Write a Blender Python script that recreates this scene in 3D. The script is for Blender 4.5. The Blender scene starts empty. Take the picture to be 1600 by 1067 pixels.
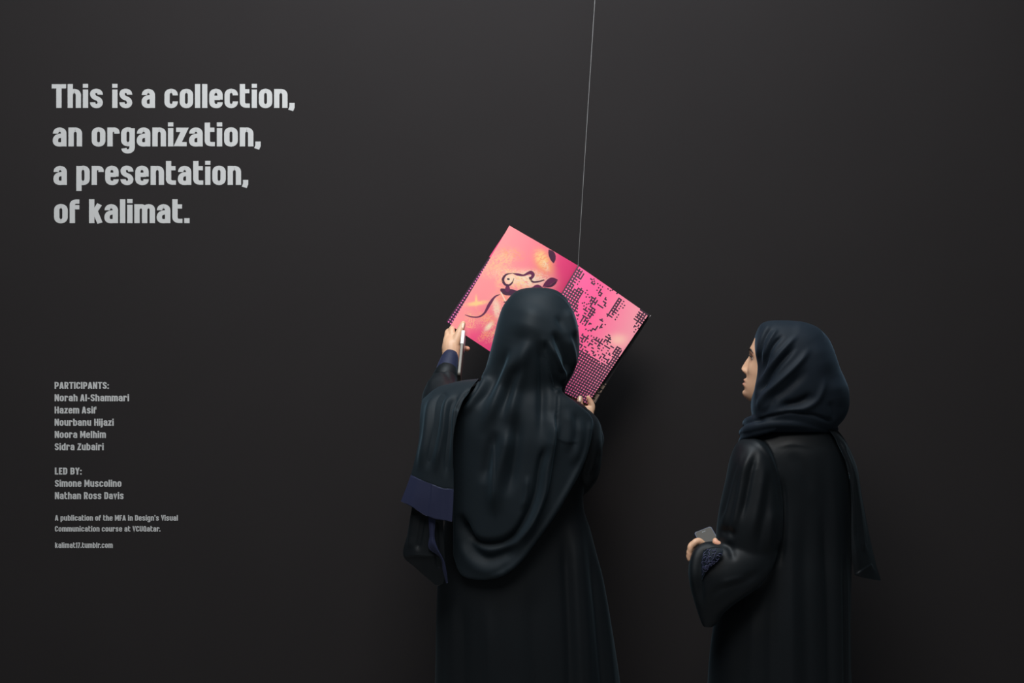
import bpy, math, random
import numpy as np
from mathutils import Vector, Matrix

random.seed(7)
rng = np.random.default_rng(7)
SC = bpy.context.scene
COL = SC.collection

# ------------------------------------------------------------------ camera
F = 1900.0                                   # focal length in pixels of a 1600 wide frame
PITCH = math.radians(1.1)
CAM = np.array([0.0, 0.0, 1.60])
cam_d = bpy.data.cameras.new('camera')
cam_d.sensor_width = 36.0
cam_d.lens = F / 1600 * 36.0
cam = bpy.data.objects.new('camera', cam_d)
COL.objects.link(cam)
cam.location = CAM
cam.rotation_euler = (math.radians(90) - PITCH, 0, 0)
SC.camera = cam

# ------------------------------------------------------------------ world, lamps, exposure
w = bpy.data.worlds.new('world')
SC.world = w
w.use_nodes = True
bg = w.node_tree.nodes['Background']
bg.inputs[0].default_value = (0.80, 0.92, 1.0, 1)
bg.inputs[1].default_value = 0.06


def area(name, loc, target, sx, sy, power, col):
    d = bpy.data.lights.new(name, 'AREA')
    d.shape = 'RECTANGLE'
    d.size, d.size_y = sx, sy
    d.energy = power
    d.color = col
    o = bpy.data.objects.new(name, d)
    COL.objects.link(o)
    o.location = loc
    o.rotation_euler = (Vector(target) - Vector(loc)).to_track_quat('-Z', 'Y').to_euler()
    return o


area('skylight', (-0.25, 1.35, 3.9), (-0.25, 3.8, 1.75), 1.7, 1.2, 92, (1.0, 0.975, 0.955))
area('overhead_light', (-0.1, 2.7, 4.3), (0.0, 2.6, 0), 2.0, 1.0, 105, (0.80, 0.92, 1.0))
area('atrium_light', (0.9, -3.0, 4.5), (0.2, 3.8, 1.0), 5.0, 3.0, 10, (0.75, 0.93, 1.0))

SC.view_settings.view_transform = 'Standard'
SC.view_settings.look = 'None'
SC.view_settings.gamma = 1.0
SC.view_settings.exposure = 0.0
SC.view_settings.use_curve_mapping = False

# ------------------------------------------------------------------ pixel <-> world
FW = np.array([0, math.cos(PITCH), -math.sin(PITCH)])
UP = np.array([0, math.sin(PITCH), math.cos(PITCH)])


def P(px, py, y):
    """World point seen at pixel (px,py) lying at depth plane y."""
    px, py, y = np.broadcast_arrays(np.asarray(px, float), np.asarray(py, float), np.asarray(y, float))
    d = np.stack([(px - 800) / F, np.zeros_like(px), np.zeros_like(px)], -1) \
        + FW + ((533.5 - py) / F)[..., None] * UP
    t = y / d[..., 1]
    return CAM + d * t[..., None]


def proj(v):
    d = v - CAM
    f = d @ FW
    return 800 + F * d[:, 0] / f, 533.5 - F * (d @ UP) / f


# ------------------------------------------------------------------ materials
def lin(r, g, b):
    return tuple(((c / 255) / 12.92 if c / 255 <= 0.04045 else ((c / 255 + 0.055) / 1.055) ** 2.4) for c in (r, g, b))


def mat(name, col, rough=0.6, spec=0.5, sheen=0.0, sheen_tint=(1, 1, 1), noise=0.0, nscale=30, bump=0.0, bscale=400, metal=0.0, attr=None, stretch=(1, 1, 1), sheen_rough=0.4, coat=0.0):
    m = bpy.data.materials.new(name)
    m.use_nodes = True
    nt = m.node_tree
    b = nt.nodes['Principled BSDF']
    b.inputs['Roughness'].default_value = rough
    b.inputs['Specular IOR Level'].default_value = spec
    b.inputs['Metallic'].default_value = metal
    b.inputs['Sheen Weight'].default_value = sheen
    b.inputs['Sheen Tint'].default_value = (*sheen_tint, 1)
    b.inputs['Sheen Roughness'].default_value = sheen_rough
    b.inputs['Coat Weight'].default_value = coat
    tc = nt.nodes.new('ShaderNodeTexCoord')
    mp = nt.nodes.new('ShaderNodeMapping')
    mp.inputs['Scale'].default_value = stretch
    nt.links.new(tc.outputs['Object'], mp.inputs[0])
    if attr:
        a = nt.nodes.new('ShaderNodeAttribute')
        a.attribute_name = attr
        src = a.outputs['Color']
    else:
        r = nt.nodes.new('ShaderNodeRGB')
        r.outputs[0].default_value = (*col, 1)
        src = r.outputs[0]
    if noise > 0:
        n = nt.nodes.new('ShaderNodeTexNoise')
        n.inputs['Scale'].default_value = nscale
        n.inputs['Detail'].default_value = 4
        nt.links.new(mp.outputs[0], n.inputs['Vector'])
        mr = nt.nodes.new('ShaderNodeMapRange')
        mr.inputs['To Min'].default_value = 1 - noise
        mr.inputs['To Max'].default_value = 1 + noise
        nt.links.new(n.outputs[0], mr.inputs[0])
        mx = nt.nodes.new('ShaderNodeVectorMath')
        mx.operation = 'SCALE'
        nt.links.new(src, mx.inputs[0])
        nt.links.new(mr.outputs[0], mx.inputs['Scale'])
        src = mx.outputs[0]
    nt.links.new(src, b.inputs['Base Color'])
    if bump > 0:
        n = nt.nodes.new('ShaderNodeTexNoise')
        n.inputs['Scale'].default_value = bscale
        n.inputs['Detail'].default_value = 3
        nt.links.new(mp.outputs[0], n.inputs['Vector'])
        bp = nt.nodes.new('ShaderNodeBump')
        bp.inputs['Strength'].default_value = bump
        bp.inputs['Distance'].default_value = 0.002
        nt.links.new(n.outputs[0], bp.inputs['Height'])
        nt.links.new(bp.outputs[0], b.inputs['Normal'])
    return m


M_WALL = mat('black_wall_paint', (0.0224, 0.0198, 0.0200), 0.9, 0.06, noise=0.06, nscale=3, bump=0.05, bscale=250)
M_FLOOR = mat('grey_floor', (0.22, 0.22, 0.22), 0.5, 0.4, noise=0.1, nscale=6)
M_VINYL = mat('light_grey_vinyl', lin(184, 183, 182), 0.5, 0.3)
M_SCARF = mat('navy_black_crepe', (0.0072, 0.0112, 0.0145), 0.64, 0.15, sheen=0.09, sheen_tint=(0.5, 0.8, 1.0), noise=0.10, nscale=14)
M_ABAYA = mat('black_abaya_cloth', (0.0028, 0.0042, 0.0056), 0.56, 0.22, sheen=0.04, sheen_tint=(0.6, 0.85, 1.0), noise=0.1, nscale=10)
M_BAND = mat('navy_blue_satin', (0.014, 0.0165, 0.040), 0.6, 0.2, sheen=0.1, sheen_tint=(0.5, 0.6, 1.0))
M_SCARF2 = mat('midnight_navy_scarf', (0.0062, 0.0100, 0.0155), 0.64, 0.15, sheen=0.08, sheen_tint=(0.5, 0.75, 1.0), noise=0.10, nscale=14)
M_THREAD = mat('violet_thread', (0.035, 0.037, 0.085), 0.5, 0.5)
M_SKIN = mat('skin', (0.5, 0.3, 0.2), 0.5, 0.35, attr='tint', noise=0.05, nscale=60)
M_SKIN.node_tree.nodes['Principled BSDF'].inputs['Subsurface Weight'].default_value = 0.08
M_SKIN.node_tree.nodes['Principled BSDF'].inputs['Subsurface Radius'].default_value = (0.01, 0.004, 0.002)
M_NAIL = mat('fingernail', lin(225, 190, 165), 0.3, 0.5)
M_HAIR = mat('dark_brow_hair', (0.01, 0.007, 0.005), 0.6)
M_EYE = mat('eye_white', (0.35, 0.31, 0.28), 0.4)
M_IRIS = mat('dark_iris', (0.012, 0.007, 0.004), 0.2)
M_WIRE = mat('steel_wire', (0.30, 0.30, 0.30), 0.4, metal=0.3)
M_COVER = mat('black_book_cover', (0.012, 0.011, 0.012), 0.45)
M_PAPER = mat('page_edges', lin(190, 180, 178), 0.8)
M_PRINT = mat('printed_page', (0.8, 0.2, 0.3), 0.45, 0.35, attr='print')
M_PHONEW = mat('white_phone_case', lin(225, 222, 220), 0.3, 0.5)
M_PHONEG = mat('grey_phone_metal', lin(112, 106, 98), 0.45, 0.35)
M_PHONED = mat('dark_blue_phone_case', lin(34, 38, 58), 0.4, 0.3)
M_SCREEN = mat('phone_screen_glass', lin(66, 61, 55), 0.5, 0.15)
M_DARK = mat('dark_plastic', (0.01, 0.01, 0.01), 0.4)


# ------------------------------------------------------------------ mesh helpers
def mesh_of(name, v, f, smooth=True):
    me = bpy.data.meshes.new(name)
    v = np.asarray(v, np.float32)
    f = np.asarray(f) if not isinstance(f, list) else f
    me.from_pydata(v.tolist(), [], f if isinstance(f, list) else f.tolist())
    me.update()
    if smooth:
        me.polygons.foreach_set('use_smooth', np.ones(len(me.polygons), bool))
    return me


def quads_mesh(name, v, q, smooth=True):
    """Fast path for all-quad meshes."""
    me = bpy.data.meshes.new(name)
    q = np.asarray(q, np.int32)
    me.vertices.add(len(v))
    me.vertices.foreach_set('co', np.asarray(v, np.float32).ravel())
    k = q.shape[1]
    me.loops.add(q.size)
    me.loops.foreach_set('vertex_index', q.ravel())
    me.polygons.add(len(q))
    me.polygons.foreach_set('loop_start', np.arange(len(q), dtype=np.int32) * k)
    me.update(calc_edges=True)
    if smooth:
        me.polygons.foreach_set('use_smooth', np.ones(len(q), bool))
    return me


def obj(name, me, m, parent=None, **props):
    o = bpy.data.objects.new(name, me)
    COL.objects.link(o)
    for mm in (m if isinstance(m, (list, tuple)) else [m]):
        me.materials.append(mm)
    if parent is not None:
        o.parent = parent
        o.matrix_parent_inverse = Matrix.Translation(parent.location).inverted() if parent.type == 'EMPTY' and parent.parent is None else Matrix.Identity(4)
    for k, val in props.items():
        o[k] = val
    return o


def empty(name, loc, label, cat, group=None):
    o = bpy.data.objects.new(name, None)
    COL.objects.link(o)
    o.location = loc
    o.empty_display_size = 0.1
    o['label'] = label
    o['category'] = cat
    if group:
        o['group'] = group
    return o


def cr(pts, n):
    """Catmull-Rom resample of control points (k,d) to n points, uniform in parameter."""
    p = np.asarray(pts, float)
    k = len(p)
    if k == 2:
        t = np.linspace(0, 1, n)[:, None]
        return p[0] * (1 - t) + p[1] * t
    e = np.vstack([2 * p[0] - p[1], p, 2 * p[-1] - p[-2]])
    t = np.linspace(0, k - 1, n)
    i = np.minimum(t.astype(int), k - 2)
    u = (t - i)[:, None]
    a, b, c, d = e[i], e[i + 1], e[i + 2], e[i + 3]
    return 0.5 * ((2 * b) + (-a + c) * u + (2 * a - 5 * b + 4 * c - d) * u ** 2 + (-a + 3 * b - 3 * c + d) * u ** 3)


def grid_faces(nr, nc, wrap):
    r = np.arange(nr - 1)[:, None]
    c = np.arange(nc if wrap else nc - 1)[None, :]
    c2 = (c + 1) % nc
    return np.stack([r * nc + c, r * nc + c2, (r + 1) * nc + c2, (r + 1) * nc + c], -1).reshape(-1, 4)


def merge(parts):
    V, Fs, o = [], [], 0
    for v, f in parts:
        V.append(np.asarray(v, float))
        Fs += [[int(i) + o for i in ff] for ff in f]
        o += len(v)
    return np.vstack(V), Fs


def loft(rows, n=90, nu=64, sql=None, shear=0.0):
    """rows: (py, xl, xr, yc, ry[, sq]) -> closed solid; silhouettes given where the thing is seen, depth in metres."""
    R = [tuple(r) + ((2.0,) if len(r) == 5 else ()) for r in rows]
    R = cr(R, n)
    L = P(R[:, 1], R[:, 0], R[:, 3])
    Rt = P(R[:, 2], R[:, 0], R[:, 3])
    c = (L + Rt) / 2
    hw = np.maximum((Rt - L)[:, 0] / 2, 0.0005)
    th = np.linspace(0, 2 * math.pi, nu, endpoint=False)
    e = 2 / R[:, 5:6]
    cx = np.sign(np.cos(th)) * np.abs(np.cos(th)) ** e
    cy = np.sign(np.sin(th)) * np.abs(np.sin(th)) ** e
    if sql:                                  # squarer cross-section on the left side only
        m = np.cos(th) < 0
        el = 2 / sql
        cx[:, m] = -np.abs(np.cos(th[m])) ** el
        cy[:, m] = np.sign(np.sin(th[m])) * np.abs(np.sin(th[m])) ** el
    x = c[:, :1] + hw[:, None] * cx
    y = c[:, 1:2] + R[:, 4:5] * cy
    if shear:
        x = x + shear * np.maximum(0, y - (c[:, 1:2] - .55 * R[:, 4:5])) * np.clip(-cx * 2, 0, 1)
    z = np.repeat(c[:, 2:3], nu, 1)
    v = np.stack([x, y, z], -1).reshape(-1, 3)
    f = grid_faces(n, nu, True).tolist()
    k = len(v)
    v = np.vstack([v, c[0], c[-1]])
    for i in range(nu):
        f.append([k, (i + 1) % nu, i])
        b = (n - 1) * nu
        f.append([k + 1, b + i, b + (i + 1) % nu])
    return v, f


def tube(path, rad, n=None, nu=14, res=6, flat=None):
    """Round ended solid swept along world points."""
    path = np.asarray(path, float)
    rad = np.asarray(rad, float)
    q = cr(np.column_stack([path, rad]), n or max(2, (len(path) - 1) * res + 1))
    p, r = q[:, :3], q[:, 3]
    t = np.gradient(p, axis=0)
    t /= np.linalg.norm(t, axis=1)[:, None]
    # hemispherical caps
    pre = [(p[0] - t[0] * r[0] * math.sin(a), r[0] * math.cos(a), t[0]) for a in (1.45, 1.1, 0.6)]
    post = [(p[-1] + t[-1] * r[-1] * math.sin(a), r[-1] * math.cos(a), t[-1]) for a in (0.6, 1.1, 1.45)]
    p = np.vstack([[a[0] for a in pre], p, [a[0] for a in post]])
    r = np.concatenate([[a[1] for a in pre], r, [a[1] for a in post]])
    t = np.vstack([[a[2] for a in pre], t, [a[2] for a in post]])
    ref = np.array([0.0, 0, 1]) if abs(t[0][2]) < 0.9 else np.array([1.0, 0, 0])
    V = []
    u = np.cross(t[0], ref)
    for i in range(len(p)):
        u = u - t[i] * (u @ t[i])
        u /= np.linalg.norm(u)
        wv = np.cross(t[i], u)
        th = np.linspace(0, 2 * math.pi, nu, endpoint=False)
        ring = np.outer(np.cos(th), u) + np.outer(np.sin(th), wv)
        if flat is not None:
            fd, fk = flat
            fd = np.asarray(fd, float) / np.linalg.norm(fd)
            ring = ring - np.outer(ring @ fd, fd) * (1 - fk)
        V.append(p[i] + r[i] * ring)
    nr = len(V)
    v = np.vstack(V + [[p[0]], [p[-1]]])
    f = grid_faces(nr, nu, True).tolist()
    k = nr * nu
    for i in range(nu):
        f.append([k, (i + 1) % nu, i])
        f.append([k + 1, (nr - 1) * nu + i, (nr - 1) * nu + (i + 1) % nu])
    return v, f


def tpx(joints, nu=14, res=6, flat=None):
    """tube from (px,py,y,radius) joints"""
    return tube([P(a, b, c) for a, b, c, _ in joints], [j[3] for j in joints], nu=nu, res=res, flat=flat)


def sheet_pts(ctrl, nr, nc):
    """ctrl[i][j]=(px,py,y) -> world grid (nr,nc,3)"""
    c = np.array(ctrl, float)
    rows = np.stack([cr(r, nc) for r in c])
    g = np.stack([cr(rows[:, j], nr) for j in range(nc)], 1)
    return P(g[..., 0], g[..., 1], g[..., 2])


def slab(g, t):
    """closed slab from grid g (nr,nc,3) with thickness t away from the camera"""
    nr, nc = g.shape[:2]
    a = g.reshape(-1, 3)
    b = a.copy()
    dv = a - CAM
    dv /= np.linalg.norm(dv, axis=1)[:, None]
    b = a + dv * t
    n = nr * nc
    f = grid_faces(nr, nc, False)
    F1 = f[:, ::-1].tolist()
    F2 = (f + n).tolist()
    F3 = []
    for i in range(nr - 1):
        F3.append([i * nc, (i + 1) * nc, (i + 1) * nc + n, i * nc + n])
        j = nc - 1
        F3.append([(i + 1) * nc + j, i * nc + j, i * nc + j + n, (i + 1) * nc + j + n])
    for j in range(nc - 1):
        F3.append([j + 1, j, j + n, j + 1 + n])
        k = (nr - 1) * nc
        F3.append([k + j, k + j + 1, k + j + 1 + n, k + j + n])
    return np.vstack([a, b]), F1 + F2 + F3


def smooth_np(v, e, it, lam=0.5):
    n = len(v)
    deg = np.bincount(e.ravel(), minlength=n).astype(float)[:, None]
    deg[deg == 0] = 1
    for _ in range(it):
        s = np.stack([np.bincount(e[:, 0], v[e[:, 1], k], n) + np.bincount(e[:, 1], v[e[:, 0], k], n) for k in range(3)], -1)
        v = v + lam * (s / deg - v)
    return v


def get_v(me):
    a = np.empty(len(me.vertices) * 3, np.float32)
    me.vertices.foreach_get('co', a)
    return a.reshape(-1, 3).astype(float)


def get_n(me):
    a = np.empty(len(me.vertices) * 3, np.float32)
    me.vertex_normals.foreach_get('vector', a)
    return a.reshape(-1, 3).astype(float)


def get_e(me):
    a = np.empty(len(me.edges) * 2, np.int32)
    me.edges.foreach_get('vertices', a)
    return a.reshape(-1, 2)


def set_v(me, v):
    me.vertices.foreach_set('co', np.asarray(v, np.float32).ravel())
    me.update()


def fuse(name, parts, voxel, it=3):
    """One continuous surface out of overlapping solids."""
    v, f = merge(parts)
    me = mesh_of(name, v, f)
    o = bpy.data.objects.new('tmp', me)
    COL.objects.link(o)
    md = o.modifiers.new('r', 'REMESH')
    md.mode = 'VOXEL'
    md.voxel_size = voxel
    md.use_smooth_shade = True
    dg = bpy.context.evaluated_depsgraph_get()
    dg.update()
    out = bpy.data.meshes.new_from_object(o.evaluated_get(dg))
    bpy.data.objects.remove(o)
    bpy.data.meshes.remove(me)
    out.name = name
    if it:
        set_v(out, smooth_np(get_v(out), get_e(out), it))
    out.polygons.foreach_set('use_smooth', np.ones(len(out.polygons), bool))
    return out


def poly_dist(qx, qy, pts, r):
    """distance to, side of and parameter along a polyline; computed only near it"""
    pts = cr(np.array(pts, float), max(2, (len(pts) - 1) * 6 + 1))
    D = np.full(len(qx), 1e9)
    S = np.zeros(len(qx))
    T = np.zeros(len(qx))
    seg = np.linalg.norm(np.diff(pts, axis=0), axis=1)
    cum = np.concatenate([[0], np.cumsum(seg)])
    for i in range(len(pts) - 1):
        a, b = pts[i], pts[i + 1]
        d = b - a
        l2 = d @ d + 1e-9
        t = ((qx - a[0]) * d[0] + (qy - a[1]) * d[1]) / l2
        tc = np.clip(t, 0, 1)
        ex, ey = qx - (a[0] + tc * d[0]), qy - (a[1] + tc * d[1])
        dist = np.hypot(ex, ey)
        m = dist < D
        D[m] = dist[m]
        cr_ = d[0] * ey - d[1] * ex
        S[m] = np.sign(cr_[m])
        T[m] = (cum[i] + tc[m] * seg[i])
    return D, S, T / cum[-1], cum[-1]


def sculpt(me, strokes, it=1, face=0.25):
    """Cloth folds pushed into a surface on the side that faces the hall.
    stroke = (kind, radius px, height mm, points[, taper0, taper1]); kind r ridge, v valley, s step: cloth edge raised on the right-hand side of travel (picture y down: side>0)."""
    v = get_v(me)
    n = get_n(me)
    px, py = proj(v)
    dv = CAM - v
    dv /= np.linalg.norm(dv, axis=1)[:, None]
    wgt = np.clip((np.sum(n * dv, 1)) / face, 0, 1)
    wgt = wgt * wgt * (3 - 2 * wgt)
    H = np.zeros(len(v))
    for st in strokes:
        kind, r, h, pts = st[:4]
        t0, t1 = (st[4], st[5]) if len(st) > 4 else (0.15, 0.15)
        a = np.array(pts, float)
        m = r * 3.2
        idx = np.where((px > a[:, 0].min() - m) & (px < a[:, 0].max() + m) & (py > a[:, 1].min() - m) & (py < a[:, 1].max() + m) & (wgt > 0))[0]
        if not len(idx):
            continue
        D, S, T, L = poly_dist(px[idx], py[idx], pts, r)
        if kind == 'r':
            g = np.exp(-(D / r) ** 2)
        elif kind == 'v':
            g = -np.exp(-(D / r) ** 2)
        elif kind == 's':
            g = np.where(S > 0, np.exp(-(D / r)), np.exp(-(D / (r * 0.12)) ** 2))
        elif kind == 'c':      # crisp crease: narrow valley with lips
            g = -np.exp(-(D / r) ** 2) + 0.5 * np.exp(-((D - 1.8 * r) / r) ** 2)
        e0 = np.clip(T / t0, 0, 1) if t0 > 0 else 1
        e1 = np.clip((1 - T) / t1, 0, 1) if t1 > 0 else 1
        H[idx] += g * (e0 * e0 * (3 - 2 * e0)) * (e1 * e1 * (3 - 2 * e1)) * h * 0.001
    v = v + n * (H * wgt)[:, None]
    if it:
        v = smooth_np(v, get_e(me), it)
    set_v(me, v)


def drape_noise(me, amp, kx, seed, zf=1.5, lo=-9, hi=9, face=0.2):
    """shallow vertical folds: waves across x that drift slowly with height"""
    v = get_v(me)
    n = get_n(me)
    r = np.random.default_rng(seed)
    h = np.zeros(len(v))
    for k in range(5):
        f = kx * (0.6 + 0.9 * r.random())
        ph = r.random() * 6.28
        h += np.sin(v[:, 0] * f + ph + 1.2 * np.sin(v[:, 2] * zf * (1 + r.random()) + r.random() * 6) + v[:, 1] * f * 0.5) / (1 + k * 0.5)
    h = np.sign(h) * np.abs(h) ** 1.2
    wz = np.clip((hi - v[:, 2]) / 0.25, 0, 1) * np.clip((v[:, 2] - lo) / 0.1, 0, 1)
    set_v(me, v + n * (h * amp * 0.001 * wz)[:, None])


# ------------------------------------------------------------------ setting
def box(x0, x1, y0, y1, z0, z1):
    v = [(x, y, z) for x in (x0, x1) for y in (y0, y1) for z in (z0, z1)]
    f = [[0, 1, 3, 2], [4, 6, 7, 5], [0, 4, 5, 1], [2, 3, 7, 6], [0, 2, 6, 4], [1, 5, 7, 3]]
    return np.array(v, float), f


WALL_Y = 3.80
obj('wall_back', mesh_of('wall', *box(-5, 5, WALL_Y, WALL_Y + 0.15, 0, 4.2), False), M_WALL, kind='structure')
obj('floor', mesh_of('floor', *box(-5, 5, -4, WALL_Y, -0.1, 0), False), M_FLOOR, kind='structure')


# ------------------------------------------------------------------ lettering: a stroke alphabet
def A_(x, y, r=0):
    return (x, y, r)


L_, R_ = 15, 56
BOWL = [(L_, 10, 20), (R_, 10, 20), (R_, 90, 20), (L_, 90, 20)]
GL = {
    'o': (71, [('c', BOWL)]),
    'n': (71, [[(L_, 0), (L_, 100)], [(L_, 50), (L_, 89, 22), (R_, 89, 20), (R_, 0)]]),
    'h': (71, [[(L_, 0), (L_, 126)], [(L_, 50), (L_, 89, 22), (R_, 89, 20), (R_, 0)]]),
    'm': (104, [[(14, 0), (14, 100)], [(14, 50), (14, 89, 20), (52, 89, 17), (52, 0)], [(52, 50), (52, 89, 20), (90, 89, 17), (90, 0)]]),
    'u': (71, [[(R_, 0), (R_, 100)], [(L_, 100), (L_, 11, 20), (R_, 11, 22), (R_, 50)]]),
    'r': (62, [[(L_, 0), (L_, 100)], [(L_, 50), (L_, 89, 22), (49, 89, 14), (49, 68)]]),
    'i': (30, [[(L_, 0), (L_, 97)], [(L_, 106), (L_, 127)]]),
    'j': (30, [[(L_, 97), (L_, -20, 14), (-6, -20)], [(L_, 106), (L_, 127)]]),
    'l': (30, [[(L_, 0), (L_, 126)]]),
    't': (54, [[(L_, 126), (L_, 12, 18), (52, 12)], [(L_, 88), (50, 88)]]),
    'f': (52, [[(L_, 0), (L_, 114, 18), (50, 114)], [(L_, 84), (50, 84)]]),
    'a': (71, [[(16, 68), (16, 89, 19), (R_, 89, 20), (R_, 0)], [(R_, 58), (L_, 54, 20), (L_, 10, 18), (R_, 11, 14), (R_, 40)]]),
    'e': (71, [[(R_, 30), (R_, 10, 16), (L_, 10, 20), (L_, 90, 20), (R_, 90, 20), (R_, 44)], [(22, 53), (R_, 53)]]),
    'c': (71, [[(R_, 34), (R_, 10, 20), (L_, 10, 20), (L_, 90, 20), (R_, 90, 20), (R_, 66)]]),
    's': (68, [[(53, 70), (53, 90, 18), (L_, 90, 18), (L_, 58, 16), (53, 44, 16), (53, 10, 18), (L_, 10, 18), (L_, 30)]]),
    'g': (71, [[(R_, 96), (R_, -26, 20), (16, -26, 20), (16, -10)], ('c', [(L_, 12, 20), (R_, 12, 20), (R_, 90, 20), (L_, 90, 20)])]),
    'p': (71, [[(L_, -32), (L_, 100)], ('c', BOWL)]),
    'b': (71, [[(L_, 0), (L_, 126)], ('c', BOWL)]),
    'd': (71, [[(R_, 0), (R_, 126)], ('c', BOWL)]),
    'k': (70, [[(L_, 0), (L_, 126)], [(20, 44), (54, 100)], [(32, 62), (56, 0)]]),
    'z': (62, [[(6, 88), (48, 88), (14, 12), (58, 12)]]),
    'v': (64, [[(12, 100), (32, 8), (52, 100)]]),
    ',': (30, [[(L_, 26), (L_, 4), (8, -13)]]),
    '.': (28, [[(14, 0), (14, 26)]]),
    ':': (28, [[(14, 0), (14, 24)], [(14, 62), (14, 86)]]),
    "'": (24, [[(12, 96), (12, 126)]]),
    '-': (44, [[(4, 52), (40, 52)]]),
    ' ': (32, []),
    'T': (72, [[(0, 114), (72, 114)], [(36, 0), (36, 114)]]),
    'P': (72, [[(L_, 0), (L_, 126)], [(L_, 114), (57, 114, 20), (57, 52, 20), (L_, 52)]]),
    'R': (73, [[(L_, 0), (L_, 126)], [(L_, 114), (56, 114, 20), (56, 56, 20), (L_, 56)], [(38, 56), (58, 0)]]),
    'A': (76, [[(13, 0), (34, 118)], [(42, 118), (63, 0)], [(22, 32), (54, 32)], [(28, 114), (48, 114)]]),
    'I': (30, [[(L_, 0), (L_, 126)]]),
    'C': (71, [[(R_, 42), (R_, 12, 20), (L_, 12, 20), (L_, 114, 20), (R_, 114, 20), (R_, 84)]]),
    'N': (76, [[(L_, 0), (L_, 126)], [(61, 0), (61, 126)], [(16, 118), (60, 8)]]),
    'S': (71, [[(R_, 90), (R_, 114, 20), (L_, 114, 20), (L_, 74, 18), (R_, 52, 18), (R_, 12, 20), (L_, 12, 20), (L_, 36)]]),
    'H': (74, [[(L_, 0), (L_, 126)], [(59, 0), (59, 126)], [(L_, 64), (59, 64)]]),
    'M': (92, [[(L_, 0), (L_, 126)], [(77, 0), (77, 126)], [(18, 118), (46, 40), (74, 118)]]),
    'L': (58, [[(L_, 126), (L_, 12), (56, 12)]]),
    'E': (60, [[(56, 114), (L_, 114), (L_, 12), (56, 12)], [(L_, 64), (50, 64)]]),
    'F': (58, [[(L_, 0), (L_, 114), (56, 114)], [(L_, 60), (50, 60)]]),
    'D': (73, [('c', [(L_, 12), (57, 12, 22), (57, 114, 22), (L_, 114)])]),
    'B': (73, [('c', [(L_, 12), (57, 12, 20), (57, 64, 16), (L_, 64)]), ('c', [(L_, 64), (55, 64, 16), (55, 114, 20), (L_, 114)])]),
    'Y': (70, [[(10, 126), (35, 60)], [(60, 126), (35, 60)], [(35, 66), (35, 0)]]),
    'Z': (66, [[(6, 114), (52, 114), (14, 12), (62, 12)]]),
    'V': (72, [[(12, 126), (36, 8), (60, 126)]]),
    'U': (71, [[(L_, 126), (L_, 12, 20), (R_, 12, 20), (R_, 126)]]),
    'Q': (73, [('c', [(L_, 12, 20), (R_, 12, 20), (R_, 114, 20), (L_, 114, 20)]), [(44, 14), (72, 6)]]),
    '1': (42, [[(27, 0), (27, 126)], [(4, 104), (27, 112)]]),
    '7': (58, [[(4, 114), (44, 114), (22, 0)]]),
}


def round_path(pts, closed):
    pts = [tuple(p) + ((0,) if len(p) == 2 else ()) for p in pts]
    out = []
    n = len(pts)
    for i, (x, y, r) in enumerate(pts):
        if r <= 0 or (not closed and i in (0, n - 1)):
            out.append((x, y))
            continue
        a = np.array(pts[i - 1][:2], float)
        b = np.array((x, y), float)
        c = np.array(pts[(i + 1) % n][:2], float)
        da, dc = a - b, c - b
        la, lc = np.linalg.norm(da), np.linalg.norm(dc)
        rr = min(r, la * 0.5 if (closed or 0 < i - 1) else la, lc * 0.5 if (closed or i + 1 < n - 1) else lc)
        p0, p1 = b + da / la * rr, b + dc / lc * rr
        for t in np.linspace(0, 1, 6):
            # circle-like corner
            s = (1 - t) ** 2 * p0 + 2 * t * (1 - t) * (b * 0.86 + (p0 + p1) * 0.07) + t ** 2 * p1
            out.append(tuple(s))
    q = [out[0]]
    for p in out[1:]:
        if np.hypot(p[0] - q[-1][0], p[1] - q[-1][1]) > 0.3:
            q.append(p)
    return np.array(q, float)


def ribbon(pts, closed, a, b):
    n = len(pts)
    if closed:
        d1 = pts - np.roll(pts, 1, 0)
        d2 = np.roll(pts, -1, 0) - pts
    else:
        d = np.diff(pts, axis=0)
        d1 = np.vstack([d[:1], d])
        d2 = np.vstack([d, d[-1:]])
    d1 /= np.linalg.norm(d1, axis=1)[:, None]
    d2 /= np.linalg.norm(d2, axis=1)[:, None]
    t = d1 + d2
    ln = np.linalg.norm(t, axis=1)[:, None]
    t = t / np.maximum(ln, 1e-6)
    cosh = np.clip(np.sum(t * d1, 1), 0.45, 1)[:, None]
    nn = np.column_stack([-t[:, 1], t[:, 0]])
    off = nn / cosh * np.array([a, b])
    return pts + off, pts - off


def glyph_geo(ch, a=13.0, b=11.0):
    adv, strokes = GL[ch]
    V, Fc, o = [], [], 0
    for k, s in enumerate(strokes):
        closed = isinstance(s, tuple)
        pts = round_path(s[1] if closed else s, closed)
        Lp, Rp = ribbon(pts, closed, a, b)
        n = len(pts)
        h = 1.0 + 0.12 * k
        for p, z in ((Lp, h), (Rp, h), (Lp, 0), (Rp, 0)):
            V.append(np.column_stack([p, np.full(n, z)]))
        rngi = range(n) if closed else range(n - 1)
        for i in rngi:
            j = (i + 1) % n
            Fc.append([o + i, o + n + i, o + n + j, o + j])
            Fc.append([o + i, o + j, o + 2 * n + j, o + 2 * n + i])
            Fc.append([o + n + j, o + n + i, o + 3 * n + i, o + 3 * n + j])
        if not closed:
            for i, s_ in ((0, 0), (n - 1, 1)):
                q = [o + i, o + 2 * n + i, o + 3 * n + i, o + n + i]
                Fc.append(q if s_ == 0 else q[::-1])
        o += 4 * n
    return adv, (np.vstack(V) if V else np.zeros((0, 3))), Fc


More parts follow.
